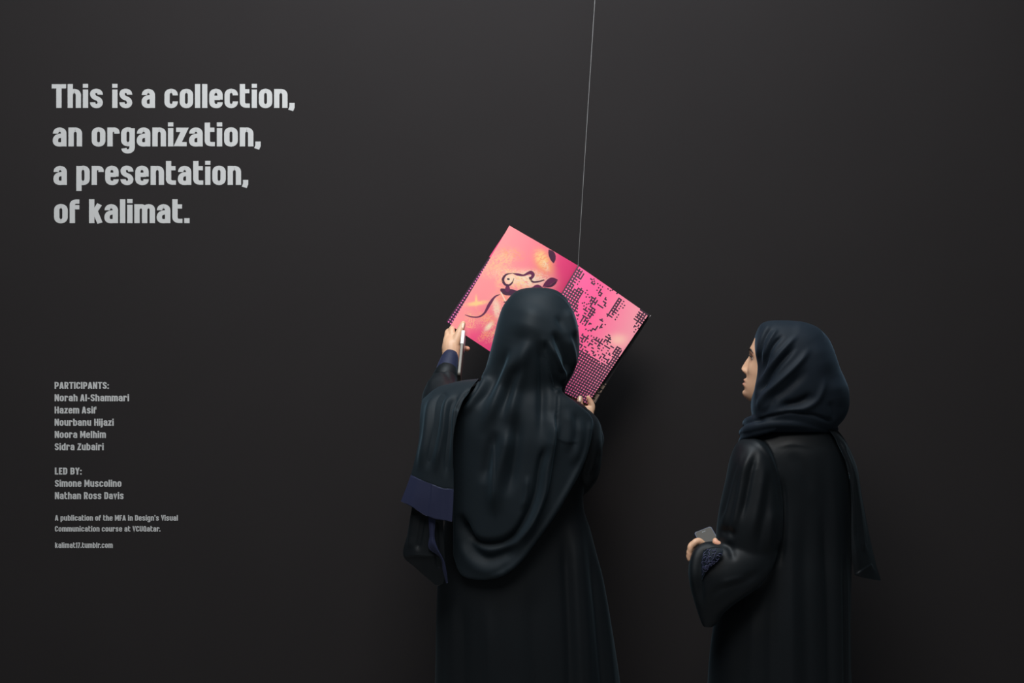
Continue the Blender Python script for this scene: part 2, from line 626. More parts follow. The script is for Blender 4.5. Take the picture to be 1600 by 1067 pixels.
def line_letters(text, x0, x1, base, cap, thin=1.0):
    """letters of one line as (char, world verts, faces); the line spans pixels x0..x1"""
    g = [(ch,) + glyph_geo(ch, 13.2 * thin, 11.2 * thin) for ch in text]
    gap = 6.0
    kern = {'r.': -14, 'A ': 0, 'T ': 0, ' A': -6, 'P': 0, 'BY': 0, 'VC': -4, 'r,': -10, 'Vi': -6, '1': 0}
    xs, x = [], 0.0
    for i, t in enumerate(g):
        if i:
            x += kern.get(text[i - 1] + text[i], 0)
        xs.append(x)
        x += t[1] + gap
    total = x - gap
    sy = cap / 126.0
    sx = (x1 - x0) / total
    out = []
    for (ch, adv, v, f), xx in zip(g, xs):
        if not len(v):
            continue
        px = x0 + (xx + v[:, 0]) * sx
        py = base - v[:, 1] * sy
        wp = P(px, py, WALL_Y)
        wp[:, 1] = WALL_Y - v[:, 2] * 0.0006
        out.append((ch, wp, f))
    return out


HEAD = [('This is a collection,', 81, 461, 168.6, 37.2), ('an organization,', 82, 408, 228.8, 37.2),
        ('a presentation,', 83, 388.5, 288.8, 37.2), ('of kalimat.', 84, 296.5, 348.6, 37.2)]
root = empty('wall_headline', P(270, 240, WALL_Y), 'large light grey headline in four lines of bold letters on the black wall', 'lettering')
for t in HEAD:
    for ch, v, f in line_letters(*t):
        obj('letter', mesh_of('letter', v, f, False), M_VINYL, root)


def block(name, label, lines):
    r = empty(name, P(lines[0][1] + 40, lines[0][3], WALL_Y), label, 'lettering', 'small wall lettering blocks')
    for t in lines:
        parts = [(v, f) for _, v, f in line_letters(*t, thin=0.93)]
        obj('text_line', mesh_of('text_line', *merge(parts), False), M_VINYL, r)


block('participant_list', 'small grey lettering headed participants with five names below it', [
    ('PARTICIPANTS:', 85.2, 170.3, 607.6, 10.9), ('Norah Al-Shammari', 85.2, 202, 626.8, 10.9), ('Hazem Asif', 85.2, 151, 646.0, 10.9),
    ('Nourbanu Hijazi', 85.2, 178, 665.1, 10.9), ('Noora Melhim', 85.4, 165.6, 684.2, 10.9), ('Sidra Zubairi', 85.4, 162.3, 703.3, 10.9)])
block('leader_list', 'small grey lettering headed led by with two names below it', [
    ('LED BY:', 85.6, 127.8, 741.4, 10.9), ('Simone Muscolino', 85.6, 190, 760.6, 10.9), ('Nathan Ross Davis', 85.6, 193.4, 779.7, 10.9)])
block('publication_note', 'two small grey lines about a publication, under the led by names', [
    ("A publication of the MFA in Design's Visual", 85.8, 278.2, 813.4, 8.6), ('Communication course at VCUQatar.', 85.8, 250.8, 830.4, 8.6)])
block('web_address', 'lowest and smallest grey line on the wall, a web address', [('kalimat17.tumblr.com', 85.9, 176.3, 855.9, 8.4)])

# ------------------------------------------------------------------ the book
BY = 3.60


def lerp2(c00, c10, c01, c11, u, v):
    u = u[..., None]
    v = v[..., None]
    return (c00 * (1 - u) + c10 * u) * (1 - v) + (c01 * (1 - u) + c11 * u) * v


def page_grid(corners, nu, nv, bow, off):
    """corners TL,TR,BL,BR as (px,py,y); grid (nv+1,nu+1,3) with bow(u) metres toward the hall plus off"""
    c = [P(*k) for k in corners]
    u, v = np.meshgrid(np.linspace(0, 1, nu + 1), np.linspace(0, 1, nv + 1))
    g = lerp2(c[0], c[1], c[2], c[3], u, v)
    g[..., 1] -= bow(u) + off
    return g


def inpoly(x, y, poly):
    poly = np.array(poly, float)
    ins = np.zeros(x.shape, bool)
    j = len(poly) - 1
    for i in range(len(poly)):
        xi, yi = poly[i]
        xj, yj = poly[j]
        c = ((yi > y) != (yj > y)) & (x < (xj - xi) * (y - yi) / (yj - yi + 1e-12) + xi)
        ins ^= c
        j = i
    return ins


def page_obj(name, g, colors, parent, thick=0.0008):
    """page as a slab whose front faces carry the print colours (face domain, row-major)"""
    v, f = slab(g, thick)
    me = mesh_of(name, v, f, False)
    nf = (g.shape[0] - 1) * (g.shape[1] - 1)
    c = np.ones((len(f), 4), np.float32)
    c[:, :3] = lin(235, 150, 160)
    c[:nf, :3] = colors.reshape(-1, 3)
    c[nf:2 * nf, :3] = lin(230, 120, 140)
    a = me.attributes.new('print', 'FLOAT_COLOR', 'FACE')
    a.data.foreach_set('color', c.ravel())
    return obj(name, me, M_PRINT, parent)


def fc(g):
    """face centre pixels"""
    m = (g[:-1, :-1] + g[1:, :-1] + g[:-1, 1:] + g[1:, 1:]) / 4
    px, py = proj(m.reshape(-1, 3))
    return px.reshape(m.shape[:2]), py.reshape(m.shape[:2])


def noise2(x, y, s, seed):
    """smooth value noise"""
    r = np.random.default_rng(seed)
    T = r.random((64, 64))
    X, Y = x / s + 100, y / s + 100
    i, j = np.floor(X).astype(int), np.floor(Y).astype(int)
    a, b = X - i, Y - j
    a, b = a * a * (3 - 2 * a), b * b * (3 - 2 * b)
    g = lambda p, q: T[p % 64, q % 64]
    return (g(i, j) * (1 - a) + g(i + 1, j) * a) * (1 - b) + (g(i, j + 1) * (1 - a) + g(i + 1, j + 1) * a) * b


book = empty('open_book', P(903, 415, BY), 'open book with pink printed pages, held against the black wall', 'book')
LT, ST, RT = (796, 352.5, BY - 0.005), (903, 415, BY + 0.012), (1013, 491.5, BY - 0.012)
LB, SB, RB = (704.5, 508.5, BY - 0.02), (807, 576, BY), (918, 631, BY - 0.03)
bowL = lambda u: 0.012 * np.sin(np.pi * np.clip(u, 0, 1)) ** 0.8 * (0.4 + 0.6 * u) - 0.0
bowR = lambda u: 0.010 * np.sin(np.pi * np.clip(u, 0, 1)) ** 0.7 * (1.0 - 0.6 * u)

# cover boards and page blocks behind the pages
def shift(c, dx, dy, dd):
    return (c[0] + dx, c[1] + dy, c[2] + dd)


g = page_grid([shift(LT, 0.5, 1.2, .016), shift(ST, 0, 0.5, .012), shift(LB, 1, -1, .016), shift(SB, 0, 0, .014)], 8, 4, lambda u: 0 * u, 0)
obj('front_cover', mesh_of('cover', *slab(g, 0.003), False), M_COVER, book)
g = page_grid([shift(ST, 0, 0.5, .012), shift(RT, 3.6, 1.4, .016), shift(SB, 0, 0, .014), shift(RB, 12, -2, .018)], 8, 4, lambda u: 0 * u, 0)
bc = obj('back_cover', mesh_of('cover', *slab(g, 0.003), False), M_COVER, book)
# thin pale grey line along the edge of the back cover
e = tube([P(*shift(RT, 3.6, 1.4, .016)), P(977, 549.5, BY + .006), P(*shift(RB, 12.2, -2, .018))], [.0009] * 3, nu=6)
obj('cover_edge', mesh_of('cover_edge', *e), M_PAPER, bc)
ge = page_grid([shift(ST, 0, 1.0, .011), shift(RT, 3.0, 1.6, .013), shift(SB, 0, 0, .012), shift(RB, 11.2, -2.2, .014)], 60, 80, lambda u: 0 * u, 0)
END_GRID = ge
gl = page_grid([shift(LT, 0.8, 1.0, .004), shift(ST, 0, 0.6, .004), shift(LB, 1.5, -1, .004), shift(SB, 0, 0, .004)], 24, 2, bowL, -0.001)
obj('page_block', mesh_of('page_block', *slab(gl, 0.009), False), M_PAPER, book)
gr = page_grid([shift(ST, 0, 0.6, .004), shift(RT, 0.4, 0.4, .004), shift(SB, 0, 0, .004), shift(RB, -1, -1, .004)], 24, 2, bowR, -0.001)
obj('page_block', mesh_of('page_block', *slab(gr, 0.009), False), M_COVER, book)

PINK = np.array(lin(255, 92, 146))
PALE = np.array(lin(250, 150, 165))
CREAM = np.array(lin(255, 190, 175))
INK = np.array(lin(66, 42, 58))

_i, _j = np.meshgrid(np.arange(60), np.arange(80))
_t = np.clip((_j - 58) / 14, 0, 1) > np.random.default_rng(5).random(_i.shape) * 1.3
page_obj('endpaper', END_GRID, np.where(_t[..., None], np.array(lin(150, 128, 112)), np.array(lin(26, 22, 26))), book)

# under page with its dotted edge showing on the left
NU, NV = 60, 80
g = page_grid([(796.5, 353, BY), (903, 415, BY + 0.012), (697.5, 502, BY - 0.012), (806, 575, BY + .003)], NU, NV, bowL, 0.0)
ii, jj = np.meshgrid(np.arange(NU), np.arange(NV))
pink = np.where(((ii % 2 == 1) & (jj % 2 == 1))[..., None], np.array(lin(235, 110, 180)), INK * 0.7)
topm = noise2(ii.astype(float), jj.astype(float), 3.0, 5)
pink = np.where(((jj < 26))[..., None], np.array(lin(235, 80, 130)), pink)
page_obj('under_page', g, pink, book)

# right page: pixel pattern
NU, NV = 60, 80
g = page_grid([ST, RT, SB, RB], NU, NV, bowR, 0.0015)
X, Y = fc(g)
D = np.full(X.shape, -1.0)


def reg(poly, val):
    D[inpoly(X, Y, poly)] = val


# solid lattice, then looser patches
reg([(903, 416), (910, 424), (908, 445), (912, 455), (904, 470), (902, 485), (893, 492), (860, 480)], 1.0)
reg([(905, 435), (914, 437), (909, 448), (903, 452)], .42)
reg([(899, 440), (903, 430), (907, 438), (901, 452), (893, 452)], .25)
reg([(760, 620), (895, 548), (905, 546), (912, 548), (925, 556), (938, 566), (949, 571), (955, 560), (953, 552), (966, 540), (972, 545), (930, 650)], 1.0)
reg([(903, 528), (914, 522), (935, 527), (950, 532), (960, 540), (956, 556), (950, 568), (936, 562), (920, 553), (902, 545)], .45)
reg([(946, 524), (952, 522), (956, 533), (950, 537), (945, 532)], .7)
reg([(968.5, 461), (972, 466), (975, 472), (968, 482), (965, 490), (955, 497), (947, 493), (955, 481)], .85)
reg([(972, 465), (984, 472), (978, 480), (970, 484), (964, 500), (958, 498)], .35)
reg([(999, 483), (1013, 491), (1001, 510), (996, 517), (990, 520), (990, 514), (994, 505), (991, 498), (996, 490)], .85)
reg([(991, 500), (996, 496), (1001, 506), (993, 519), (989, 518)], .55)
reg([(920, 463), (929, 462), (934, 470), (930, 477), (922, 474)], .8)
reg([(911, 454), (919, 453), (919, 462), (913, 468), (912, 460)], .30)
reg([(923, 434), (931, 436), (929, 445), (923, 443)], .5)
reg([(931, 438), (944, 445), (942, 449), (930, 441)], .3)
reg([(931, 447), (943, 450), (939, 463), (933, 463)], .55)
reg([(942, 455), (948, 468), (947, 477), (943, 485), (932, 477), (937, 472), (944, 468)], .5)
reg([(909, 472), (922, 474), (928, 483), (932, 488), (920, 500), (917, 512), (906, 506), (908, 497), (913, 487)], .55)
reg([(923, 478), (932, 485), (924, 498), (918, 492)], .85)
reg([(901, 485), (906, 492), (904, 500), (900, 500)], .6)
reg([(901, 504), (908, 513), (903, 517), (900, 514)], .5)
reg([(936, 497), (946, 497), (942, 503), (936, 502)], .8)
reg([(911, 511), (920, 515), (930, 511), (938, 507), (947, 505), (945, 510), (933, 514), (930, 517), (919, 519)], .55)
reg([(917, 502), (923, 504), (924, 509), (918, 508)], .7)
reg([(908, 520), (915, 520), (913, 526), (908, 525)], .5)
reg([(905, 427), (910, 424), (914, 429), (908, 434)], .3)
n1 = noise2(ii.astype(float), jj.astype(float), 1.3, 11)
h = rng.random(X.shape)
odd = (ii % 2 == 1) & (jj % 2 == 1)
even = (ii % 2 == 0) & (jj % 2 == 0)
lat = ~odd
h2 = h[(jj // 2) * 2, (ii // 2) * 2]
edgec = (~odd) & (~even)
ink = np.zeros(X.shape, bool)
ink |= (D >= .95) & lat
ink |= (D >= .8) & (D < .95) & lat & ((h > .12) | even)
mid = (D >= .4) & (D < .8)
ink |= mid & even & (h < .25 + D)
ink |= mid & edgec & (n1 < D * 1.05) & (h < .45 + D * .6)
lo = (D >= 0) & (D < .4)
ink |= lo & even & (h < .75)
# a few lone marks near the spine top and along the upper edge
for mx_, my_ in ((905.5, 421.5), (903, 425.5), (907, 429), (905.5, 431.5), (906, 428), (911, 430), (913, 428), (951, 451), (953, 453), (957, 454), (965, 459)):
    k = np.argmin((X - mx_) ** 2 + (Y - my_) ** 2)
    ink.flat[k] = True
t = np.clip(((X - 930) * 0.76 + (Y - 470) * 0.25) / 52, 0, 1)
base = PINK * (1 - t[..., None]) + PALE * t[..., None]
t2 = np.exp(-(((X - 966) / 14) ** 2 + ((Y - 531) / 9) ** 2))[..., None]
base = base * (1 - t2) + CREAM * t2
t3 = np.clip((Y - 550) / 60, 0, 1)[..., None] * 0.35
base = base * (1 - t3) + np.array(lin(240, 120, 175)) * t3
page_obj('right_page', g, np.where(ink[..., None], INK, base), book)

# left page: printed ribbon drawing over a coral ground
NU, NV = 210, 300
g = page_grid([LT, ST, LB, SB], NU, NV, bowL, 0.0018)
X, Y = fc(g)
CORAL = np.array(lin(255, 148, 150))
MAG = np.array(lin(240, 70, 125))
YEL = np.array(lin(255, 205, 140))
ORA = np.array(lin(255, 160, 110))
LCR = np.array(lin(250, 225, 195))
t = 1 / (1 + np.exp(-((X - 864 + 3 * np.sin(Y / 9)) / 5.0)))
t = np.maximum(t, 1 / (1 + np.exp(-((Y - 505) + (X - 760) * 0.12) / 9.0)) * np.clip((X - 722) / 14, 0, 1))
t = np.maximum(t, .45 * np.exp(-(((X - 770) / 25) ** 2 + ((Y - 490) / 14) ** 2)))
t = np.maximum(t, .35 * np.clip((X - 790) / 60, 0, 1))
base = CORAL * (1 - t[..., None]) + MAG * t[..., None]


def blob(cx, cy, rx, ry, col, amt, ang=0, sc=3.0, seed=1, thr=0.35):
    global base
    ca, sa = math.cos(ang), math.sin(ang)
    dx, dy = (X - cx) * ca + (Y - cy) * sa, -(X - cx) * sa + (Y - cy) * ca
    m = np.exp(-((dx / rx) ** 2 + (dy / ry) ** 2) ** 1.5)
    n = noise2(dx + 50 * seed, dy * 2.2, sc, seed) * .65 + noise2(dx, dy, sc * .4, seed + 3) * .35
    m = m * np.clip((n - thr) / .3, 0, 1) * amt
    base = base * (1 - m[..., None]) + np.array(col) * m[..., None]


blob(787, 405, 22, 12, YEL, .55, -.5, 3, 1)
blob(760, 420, 16, 12, YEL, .35, .9, 2.5, 2)
blob(800, 396, 20, 8, ORA, .6, .3, 4, 3)
blob(850, 410, 13, 20, ORA, 1.0, -.5, 6, 4, .1)
blob(846, 404, 9, 14, YEL, .9, -.5, 3, 5, .25)
blob(852, 415, 5, 10, LCR, .6, -.5, 2, 6, .3)
blob(823, 437, 26, 12, LCR, .95, .15, 3, 7, .2)
blob(812, 443, 20, 13, YEL, .8, .3, 2.5, 8, .35)
blob(798, 425, 26, 7, YEL, .7, .1, 2, 9, .4)
blob(840, 428, 14, 6, ORA, .8, .5, 2, 10, .3)
blob(782, 440, 8, 12, YEL, .6, 0, 2.2, 11, .35)
blob(797, 437, 8, 8, LCR, .8, 0, 3, 12, .1)
blob(745, 474, 17, 3.5, YEL, 1.0, -.15, 5, 13, .1)
blob(744, 470, 2, 9, YEL, .9, 0, 4, 14, .1)
blob(776, 482, 6, 15, LCR, .8, -.15, 3, 15, .15)
blob(790, 462, 12, 12, ORA, .6, .5, 3, 16, .3)
blob(762, 497, 15, 7, ORA, .8, .3, 2, 17, .35)
blob(736, 500, 14, 8, YEL, .9, 1.2, 1.4, 18, .45)
blob(764, 510, 9, 4, LCR, 1.0, -.8, 2, 19, .1)
blob(768, 525, 9, 12, YEL, .9, 1.0, 1.4, 20, .45)
blob(756, 525, 5, 12, ORA, .9, .9, 1.2, 21, .4)
blob(890, 460, 12, 5, ORA, .5, .6, 3, 22, .2)
blob(775, 410, 24, 22, YEL, .45, .7, 1.6, 23, .42)
blob(800, 430, 34, 10, LCR, .55, .1, 1.6, 24, .45)
blob(783, 470, 16, 22, YEL, .4, .5, 1.8, 25, .42)
blob(763, 505, 24, 12, YEL, .55, .8, 1.3, 26, .45)
blob(842, 432, 22, 8, LCR, .6, .4, 2, 27, .35)


def pstroke(pts, wd, col, alpha=1.0):
    """pen stroke with per-point half width, in picture pixels of the page"""
    global base
    q = cr(np.column_stack([np.array(pts, float), np.array(wd, float)]), len(pts) * 14)
    M = np.zeros(X.shape)
    for a, b in zip(q[:-1], q[1:]):
        d = b[:2] - a[:2]
        l2 = d @ d + 1e-9
        tt = np.clip(((X - a[0]) * d[0] + (Y - a[1]) * d[1]) / l2, 0, 1)
        dist = np.hypot(X - a[0] - tt * d[0], Y - a[1] - tt * d[1])
        wv = a[2] + (b[2] - a[2]) * tt
        M = np.maximum(M, np.clip((wv - dist) / 0.5 + .5, 0, 1))
    M = (M * alpha)[..., None]
    base = base * (1 - M) + np.array(col) * M


PLUM = lin(104, 44, 78)
PLUMD = lin(78, 42, 66)
# trailing tail, body, loop round the eye, ribbon to the right
pstroke([(727, 492), (737, 495), (748, 495), (757, 489), (765, 475), (773, 464), (781, 460)], [.5, 1.0, 1.2, 1.6, 2.4, 1.4, .5], PLUM)
pstroke([(784, 453), (790, 456), (800, 457), (812, 460), (822, 458)], [2.5, 5.0, 5.0, 4.5, 3.5], PLUMD)
pstroke([(793, 452), (793, 446)], [4.0, 2.2], PLUM)
pstroke([(800, 427), (791, 429), (786, 436), (788, 443), (794, 446), (800, 442), (803, 435)], [.5, 1.4, 2.0, 1.9, 1.6, 1.2, .4], PLUMD)
pstroke([(793.6, 436), (795, 436.2)], [1.5, 1.5], INK)
pstroke([(801, 427), (810, 429), (818, 430), (825, 427), (830, 426), (833, 430), (829, 436)], [.6, 2.0, 1.5, 2.2, 3.0, 2.6, 2.0], PLUM)
pstroke([(828, 434), (832, 440), (841, 440), (850, 437.5)], [1.6, 1.4, 1.3, .8], PLUMD)
pstroke([(848, 448), (855, 443), (862, 438), (871, 437)], [.4, 4.0, 4.4, .5], PLUM)
pstroke([(850, 449), (860, 447), (866, 443), (871, 438)], [.3, 1.8, 2.0, .3], PLUMD)
pstroke([(832, 449), (840, 447), (848, 450)], [.6, 2.4, .8], PLUM)
pstroke([(858, 391), (862, 397), (864, 404), (865, 411)], [1.0, 5.0, 4.2, .4], PLUMD)
pstroke([(783, 457), (790, 471)], [.9, .9], LCR, .8)
pstroke([(788, 472), (796, 471), (802, 467)], [1.1, .7, .4], PLUM)
for k in range(26):
    a0 = random.random() * 6.28
    cx, cy = random.choice([(797, 432), (836, 432), (812, 440), (766, 515), (775, 500), (735, 503), (785, 395)])
    r0 = random.uniform(8, 18)
    pstroke([(cx + r0 * math.cos(a0 + s), cy + r0 * .6 * math.sin(a0 + s)) for s in (0, .35, .7)], [.2, .45, .2], YEL, .55)
page_obj('left_page', g, base, book)

# the wire that carries the book
wp = [P(903, 418, BY), P(903.2, 414, BY - .004), P(916, 210, BY + .02), P(929.5, 0, BY + .04), P(940, -160, BY + .05)]
top = wp[-1] + (wp[-1] - wp[-2]) * 3.0
wire = obj('hanging_wire', mesh_of('wire', *tube(np.array(wp[1:] + [top]), [.0007] * 5, nu=6, res=3)), M_WIRE,
           label='thin grey wire from above holding the open pink book', category='wire')
kn = obj('wire_knot', mesh_of('knot', *tube([wp[0] + [0, -.002, 0], wp[1]], [.0014, .0012], nu=8)), M_WIRE, wire)


# ------------------------------------------------------------------ bodies
HZ = [(.118, .010, -.030, .020), (.112, .040, -.060, .042), (.095, .068, -.082, .060), (.07, .085, -.094, .071), (.04, .092, -.097, .076),
      (.015, .093, -.096, .077), (-.01, .088, -.093, .076), (-.03, .085, -.088, .074), (-.05, .083, -.078, .069), (-.07, .081, -.065, .063),
      (-.09, .078, -.055, .055), (-.105, .073, -.050, .046), (-.115, .062, -.045, .036), (-.122, .040, -.040, .024)]
HS = 0.93


def face_delta(x, z):
    """forward relief of a face over the plain skull, metres, at local x (sideways) and z (up from the eyes)"""
    G = lambda c, s, a: a * np.exp(-((z - c) / s) ** 2)
    gx = lambda s: np.exp(-(x / s) ** 2)
    d = G(.020, .012, .0035) * np.exp(-(x / .045) ** 2)
    for s in (-1, 1):
        d -= .0075 * np.exp(-(((x - s * .033) / .017) ** 2 + ((z - .001) / .012) ** 2))
        d += .0045 * np.exp(-(((x - s * .040) / .018) ** 2 + ((z + .032) / .016) ** 2))
        d += .008 * np.exp(-(((x - s * .012) / .007) ** 2 + ((z + .043) / .007) ** 2))
    nz = np.interp(z, [-.056, -.050, -.045, -.040, -.034, -.015, 0.0, .012, .022], [0, .006, .0185, .0235, .0235, .0145, .005, .001, 0])
    nw = np.interp(z, [-.05, -.04, -.02, .0], [.013, .012, .009, .008])
    d += nz * np.exp(-(x / nw) ** 2)
    d += (G(-.0665, .0050, .0085) + G(-.079, .0050, .0085) + G(-.0725, .0020, -.003) + G(-.090, .005, -.0025)) * gx(.021)
    d += G(-.105, .011, .008) * gx(.022)
    d += .0055 * np.clip((-z - .045) / .03, 0, 1) * gx(.05)
    return d


def head_mesh(R, origin):
    rows = cr(HZ, 150)
    nu = 150
    th = np.linspace(0, 2 * math.pi, nu, endpoint=False)
    z = rows[:, 0:1]
    yc, ry, wd = (rows[:, 1:2] + rows[:, 2:3]) / 2, (rows[:, 1:2] - rows[:, 2:3]) / 2, rows[:, 3:4]
    x = wd * np.cos(th)
    y = yc + ry * np.sign(np.sin(th)) * np.abs(np.sin(th)) ** 0.92
    zz = np.repeat(z, nu, 1)
    y = y + np.where(np.sin(th) > 0, face_delta(x, zz) * np.clip(np.sin(th) * 2, 0, 1), 0)
    v = np.stack([x, y, zz], -1).reshape(-1, 3)
    v = np.vstack([v, [0, -.01, .120], [0, 0, -.124]])
    f = grid_faces(150, nu, True).tolist()
    k = 150 * nu
    for i in range(nu):
        f.append([k, (i + 1) % nu, i])
        f.append([k + 1, 149 * nu + i, 149 * nu + (i + 1) % nu])
    v[:, 2] = np.where(v[:, 2] < 0, v[:, 2] * 1.07, v[:, 2])
    return origin + (v * HS) @ R.T, f


def frame(yaw, pitch, roll=0):
    """yaw: 0 faces the wall (+y), positive turns to the left of the picture"""
    m = Matrix.Rotation(yaw, 3, 'Z') @ Matrix.Rotation(pitch, 3, 'X') @ Matrix.Rotation(roll, 3, 'Y')
    return np.array(m)


def head_parts(root, R, O):
    def loc(p):
        return O + (np.array(p) * HS) @ R.T
    for s in (-1, 1):
        ev, ef = tube([loc((s * .032, .0630, 0)), loc((s * .032, .0640, 0))], [.0115, .0115], nu=16)
        eo = obj('eye', mesh_of('eye', ev, ef), M_EYE, root)
        obj('iris', mesh_of('iris', *tube([loc((s * .032, .0722, 0)), loc((s * .032, .0728, 0))], [.0045, .003], nu=12)), M_IRIS, eo)
        br = [loc((s * a, b, c)) for a, b, c in ((.014, .0935, .019), (.026, .0915, .0235), (.040, .083, .0235), (.052, .071, .017))]
        obj('eyebrow', mesh_of('eyebrow', *tube(br, [.0018, .0024, .0020, .0008], nu=8)), M_HAIR, root)
        parts = []
        for t in np.linspace(-1, 1, 11):
            bx, by = s * .032 + t * .013, .0775 - .004 * t * t
            parts.append(tube([loc((bx, by, .003)), loc((bx + t * .002, by + .005, .0035)), loc((bx + t * .004, by + .010, .0075))], [.0007, .0005, .0002], nu=5, res=2))
        obj('eyelashes', mesh_of('eyelashes', *merge(parts)), M_HAIR, root)


def tint_body(me, R, O, hands=()):
    v = get_v(me)
    c = np.tile(np.array([*lin(200, 158, 128), 1.0], np.float32), (len(v), 1))
    lp = ((v - O) @ R) / HS
    x, y, z = lp.T
    z = np.where(z < 0, z / 1.07, z)
    fr = (y > .03) & (np.abs(z) < .13)
    lip = np.exp(-((np.abs(z + .0728) / .0105) ** 4 + (x / .024) ** 4)) * fr
    c[:, :3] = c[:, :3] * (1 - .75 * lip[:, None]) + np.array(lin(160, 98, 88)) * .75 * lip[:, None]
    for s in (-1, 1):
        sh = np.exp(-(((x - s * .033) / .018) ** 2 + ((z - .004) / .010) ** 2)) * fr * .5
        c[:, :3] = c[:, :3] * (1 - sh[:, None]) + np.array(lin(140, 92, 74)) * sh[:, None]
    for hp, hr in hands:                      # redder finger ends
        m = np.exp(-(np.linalg.norm(v - hp, axis=1) / hr) ** 2)[:, None] * .55
        c[:, :3] = c[:, :3] * (1 - m) + np.array(lin(215, 128, 108)) * m
    a = me.attributes.new('tint', 'FLOAT_COLOR', 'POINT')
    a.data.foreach_set('color', c.astype(np.float32).ravel())


def lower_body(cx, cy, top):
    """pelvis, legs and feet from world centre (cx,cy); facing +y"""
    out = [tube([(cx, cy + .01, 1.02), (cx, cy + .01, .90), (cx, cy + .01, .82)], [.085, .098, .09], nu=20)]
    for s in (-1, 1):
        out.append(tube([(cx + s * .075, cy, .86), (cx + s * .08, cy + .01, .65), (cx + s * .08, cy, .46), (cx + s * .08, cy - .02, .28), (cx + s * .08, cy - .02, .08)],
                        [.085, .070, .050, .048, .032], nu=16))
        out.append(tube([(cx + s * .08, cy - .035, .045), (cx + s * .085, cy + .05, .035), (cx + s * .09, cy + .13, .025)], [.034, .032, .022], nu=12))
    return out


def shoes(root, cx, cy):
    for s in (-1, 1):
        v, f = merge([tube([(cx + s * .08, cy - .045, .043), (cx + s * .085, cy + .05, .042), (cx + s * .09, cy + .15, .032)], [.042, .042, .031], nu=16)])
        v[:, 2] = np.maximum(v[:, 2], 0.0)
        obj('shoe', mesh_of('shoe', v, f), M_DARK, root)


# ================================================================== FIGURE ONE: holding the book
p1 = empty('person', (P(815, 700, 3.32)[0], 3.32, 0), 'person in black abaya and long dark navy headscarf holding up the open pink book', 'person')
R1 = frame(math.radians(-6), math.radians(4))
O1 = P(838, 535, 3.32)
nk = P(832, 600, 3.31)
C1 = P(812, 760, 3.34)
body = [head_mesh(R1, O1)]
body.append(tube([O1 + [0, -.01, -.06], nk, P(825, 640, 3.33)], [.055, .052, .06], nu=18))
body.append(loft([(618, 780, 860, 3.33, .05), (640, 735, 900, 3.33, .07), (690, 738, 890, 3.34, .09), (760, 755, 872, 3.35, .085), (850, 750, 880, 3.35, .10), (900, 752, 885, 3.35, .10)], 30, 32))
body += lower_body(C1[0], 3.35, 0)
# left arm: shoulder, elbow, wrist
body.append(tpx([(745, 640, 3.33, .045), (712, 650, 3.34, .038), (694, 636, 3.37, .032), (695, 608, 3.43, .026), (703, 570, 3.515, .0225)], nu=16))
# palm, fingers and thumb of the left hand, gripping phone and book corner
body.append(tpx([(703, 572, 3.515, .0235), (705, 556, 3.530, .0265), (705, 542, 3.540, .027), (706, 533, 3.550, .021)], nu=16))
body.append(tpx([(699, 545, 3.535, .017), (699, 531, 3.550, .0125), (700, 523, 3.560, .0095)]))
body.append(tpx([(714, 566, 3.525, .012), (713, 556, 3.535, .016), (713, 545, 3.54, .014)]))
FING1 = [
    [(707, 533, 3.548, .0115), (706, 519, 3.562, .0100), (707, 512, 3.59, .0088), (716, 506, 3.618, .0080), (727, 506, 3.622, .0070)],
    [(702, 535, 3.548, .0115), (699.5, 523, 3.563, .0100), (702, 517, 3.595, .0088), (714, 517, 3.62, .0080), (727, 520, 3.622, .0070)],
    [(703, 548, 3.55, .0110), (702, 541, 3.575, .0095), (712, 542, 3.598, .0085), (724, 544, 3.592, .0082), (730.5, 545, 3.572, .0082)],
    [(706, 558, 3.545, .0100), (706, 556, 3.570, .0085), (713, 557, 3.588, .0078), (719, 557, 3.590, .0070), (722, 556, 3.585, .0062)],
    [(707, 553, 3.528, .0155), (711, 537, 3.532, .0135), (716.5, 522, 3.542, .0118), (720.5, 512.5, 3.550, .0102), (723.5, 505.5, 3.555, .0082)]]
for fj in FING1:
    body.append(tpx(fj, nu=12))
# right arm and hand at the lower right corner of the book
body.append(tpx([(880, 645, 3.34, .040), (900, 670, 3.36, .036), (914, 715, 3.41, .032), (916, 690, 3.47, .026), (917, 655, 3.535, .020)], nu=16))
body.append(tpx([(917, 662, 3.535, .020), (917, 652, 3.545, .022), (916, 645, 3.552, .021)], nu=16))
FING2 = [
    [(909, 648, 3.545, .014), (906.5, 638, 3.545, .0115), (906, 629, 3.548, .0098), (906.5, 622, 3.552, .0078)],
    [(921, 648, 3.55, .0115), (925, 636, 3.556, .0100), (922, 627, 3.558, .0088), (919, 621, 3.558, .0070)],
    [(918, 645, 3.56, .011), (920, 634, 3.585, .0098), (914, 622, 3.60, .0085), (908, 612, 3.603, .0070)],
    [(914, 645, 3.562, .011), (912, 634, 3.59, .0095), (906, 622, 3.603, .0082), (900, 612, 3.605, .0070)],
    [(911, 647, 3.56, .010), (907, 638, 3.59, .0085), (901, 628, 3.603, .0075), (896, 620, 3.605, .0062)]]
for fj in FING2:
    body.append(tpx(fj, nu=12))
bm1 = fuse('body', body, 0.0026, 2)
tint_body(bm1, R1, O1, [(P(731, 545, 3.57), .014), (P(716, 558, 3.53), .02), (P(907, 634, 3.545), .012), (P(922, 622, 3.558), .010)])
obj('body', bm1, M_SKIN, p1)
head_parts(p1, R1, O1)
shoes(p1, C1[0], 3.35)
for a, b in (((723.6, 507, 3.5475), (722.6, 512, 3.543)), ((906.4, 621.5, 3.5445), (906, 626.5, 3.5385))):
    obj('fingernail', mesh_of('nail', *tube([P(*a), P(*b)], [.0042, .0046], nu=10, flat=((0, 1, .2), .35))), M_NAIL, p1)

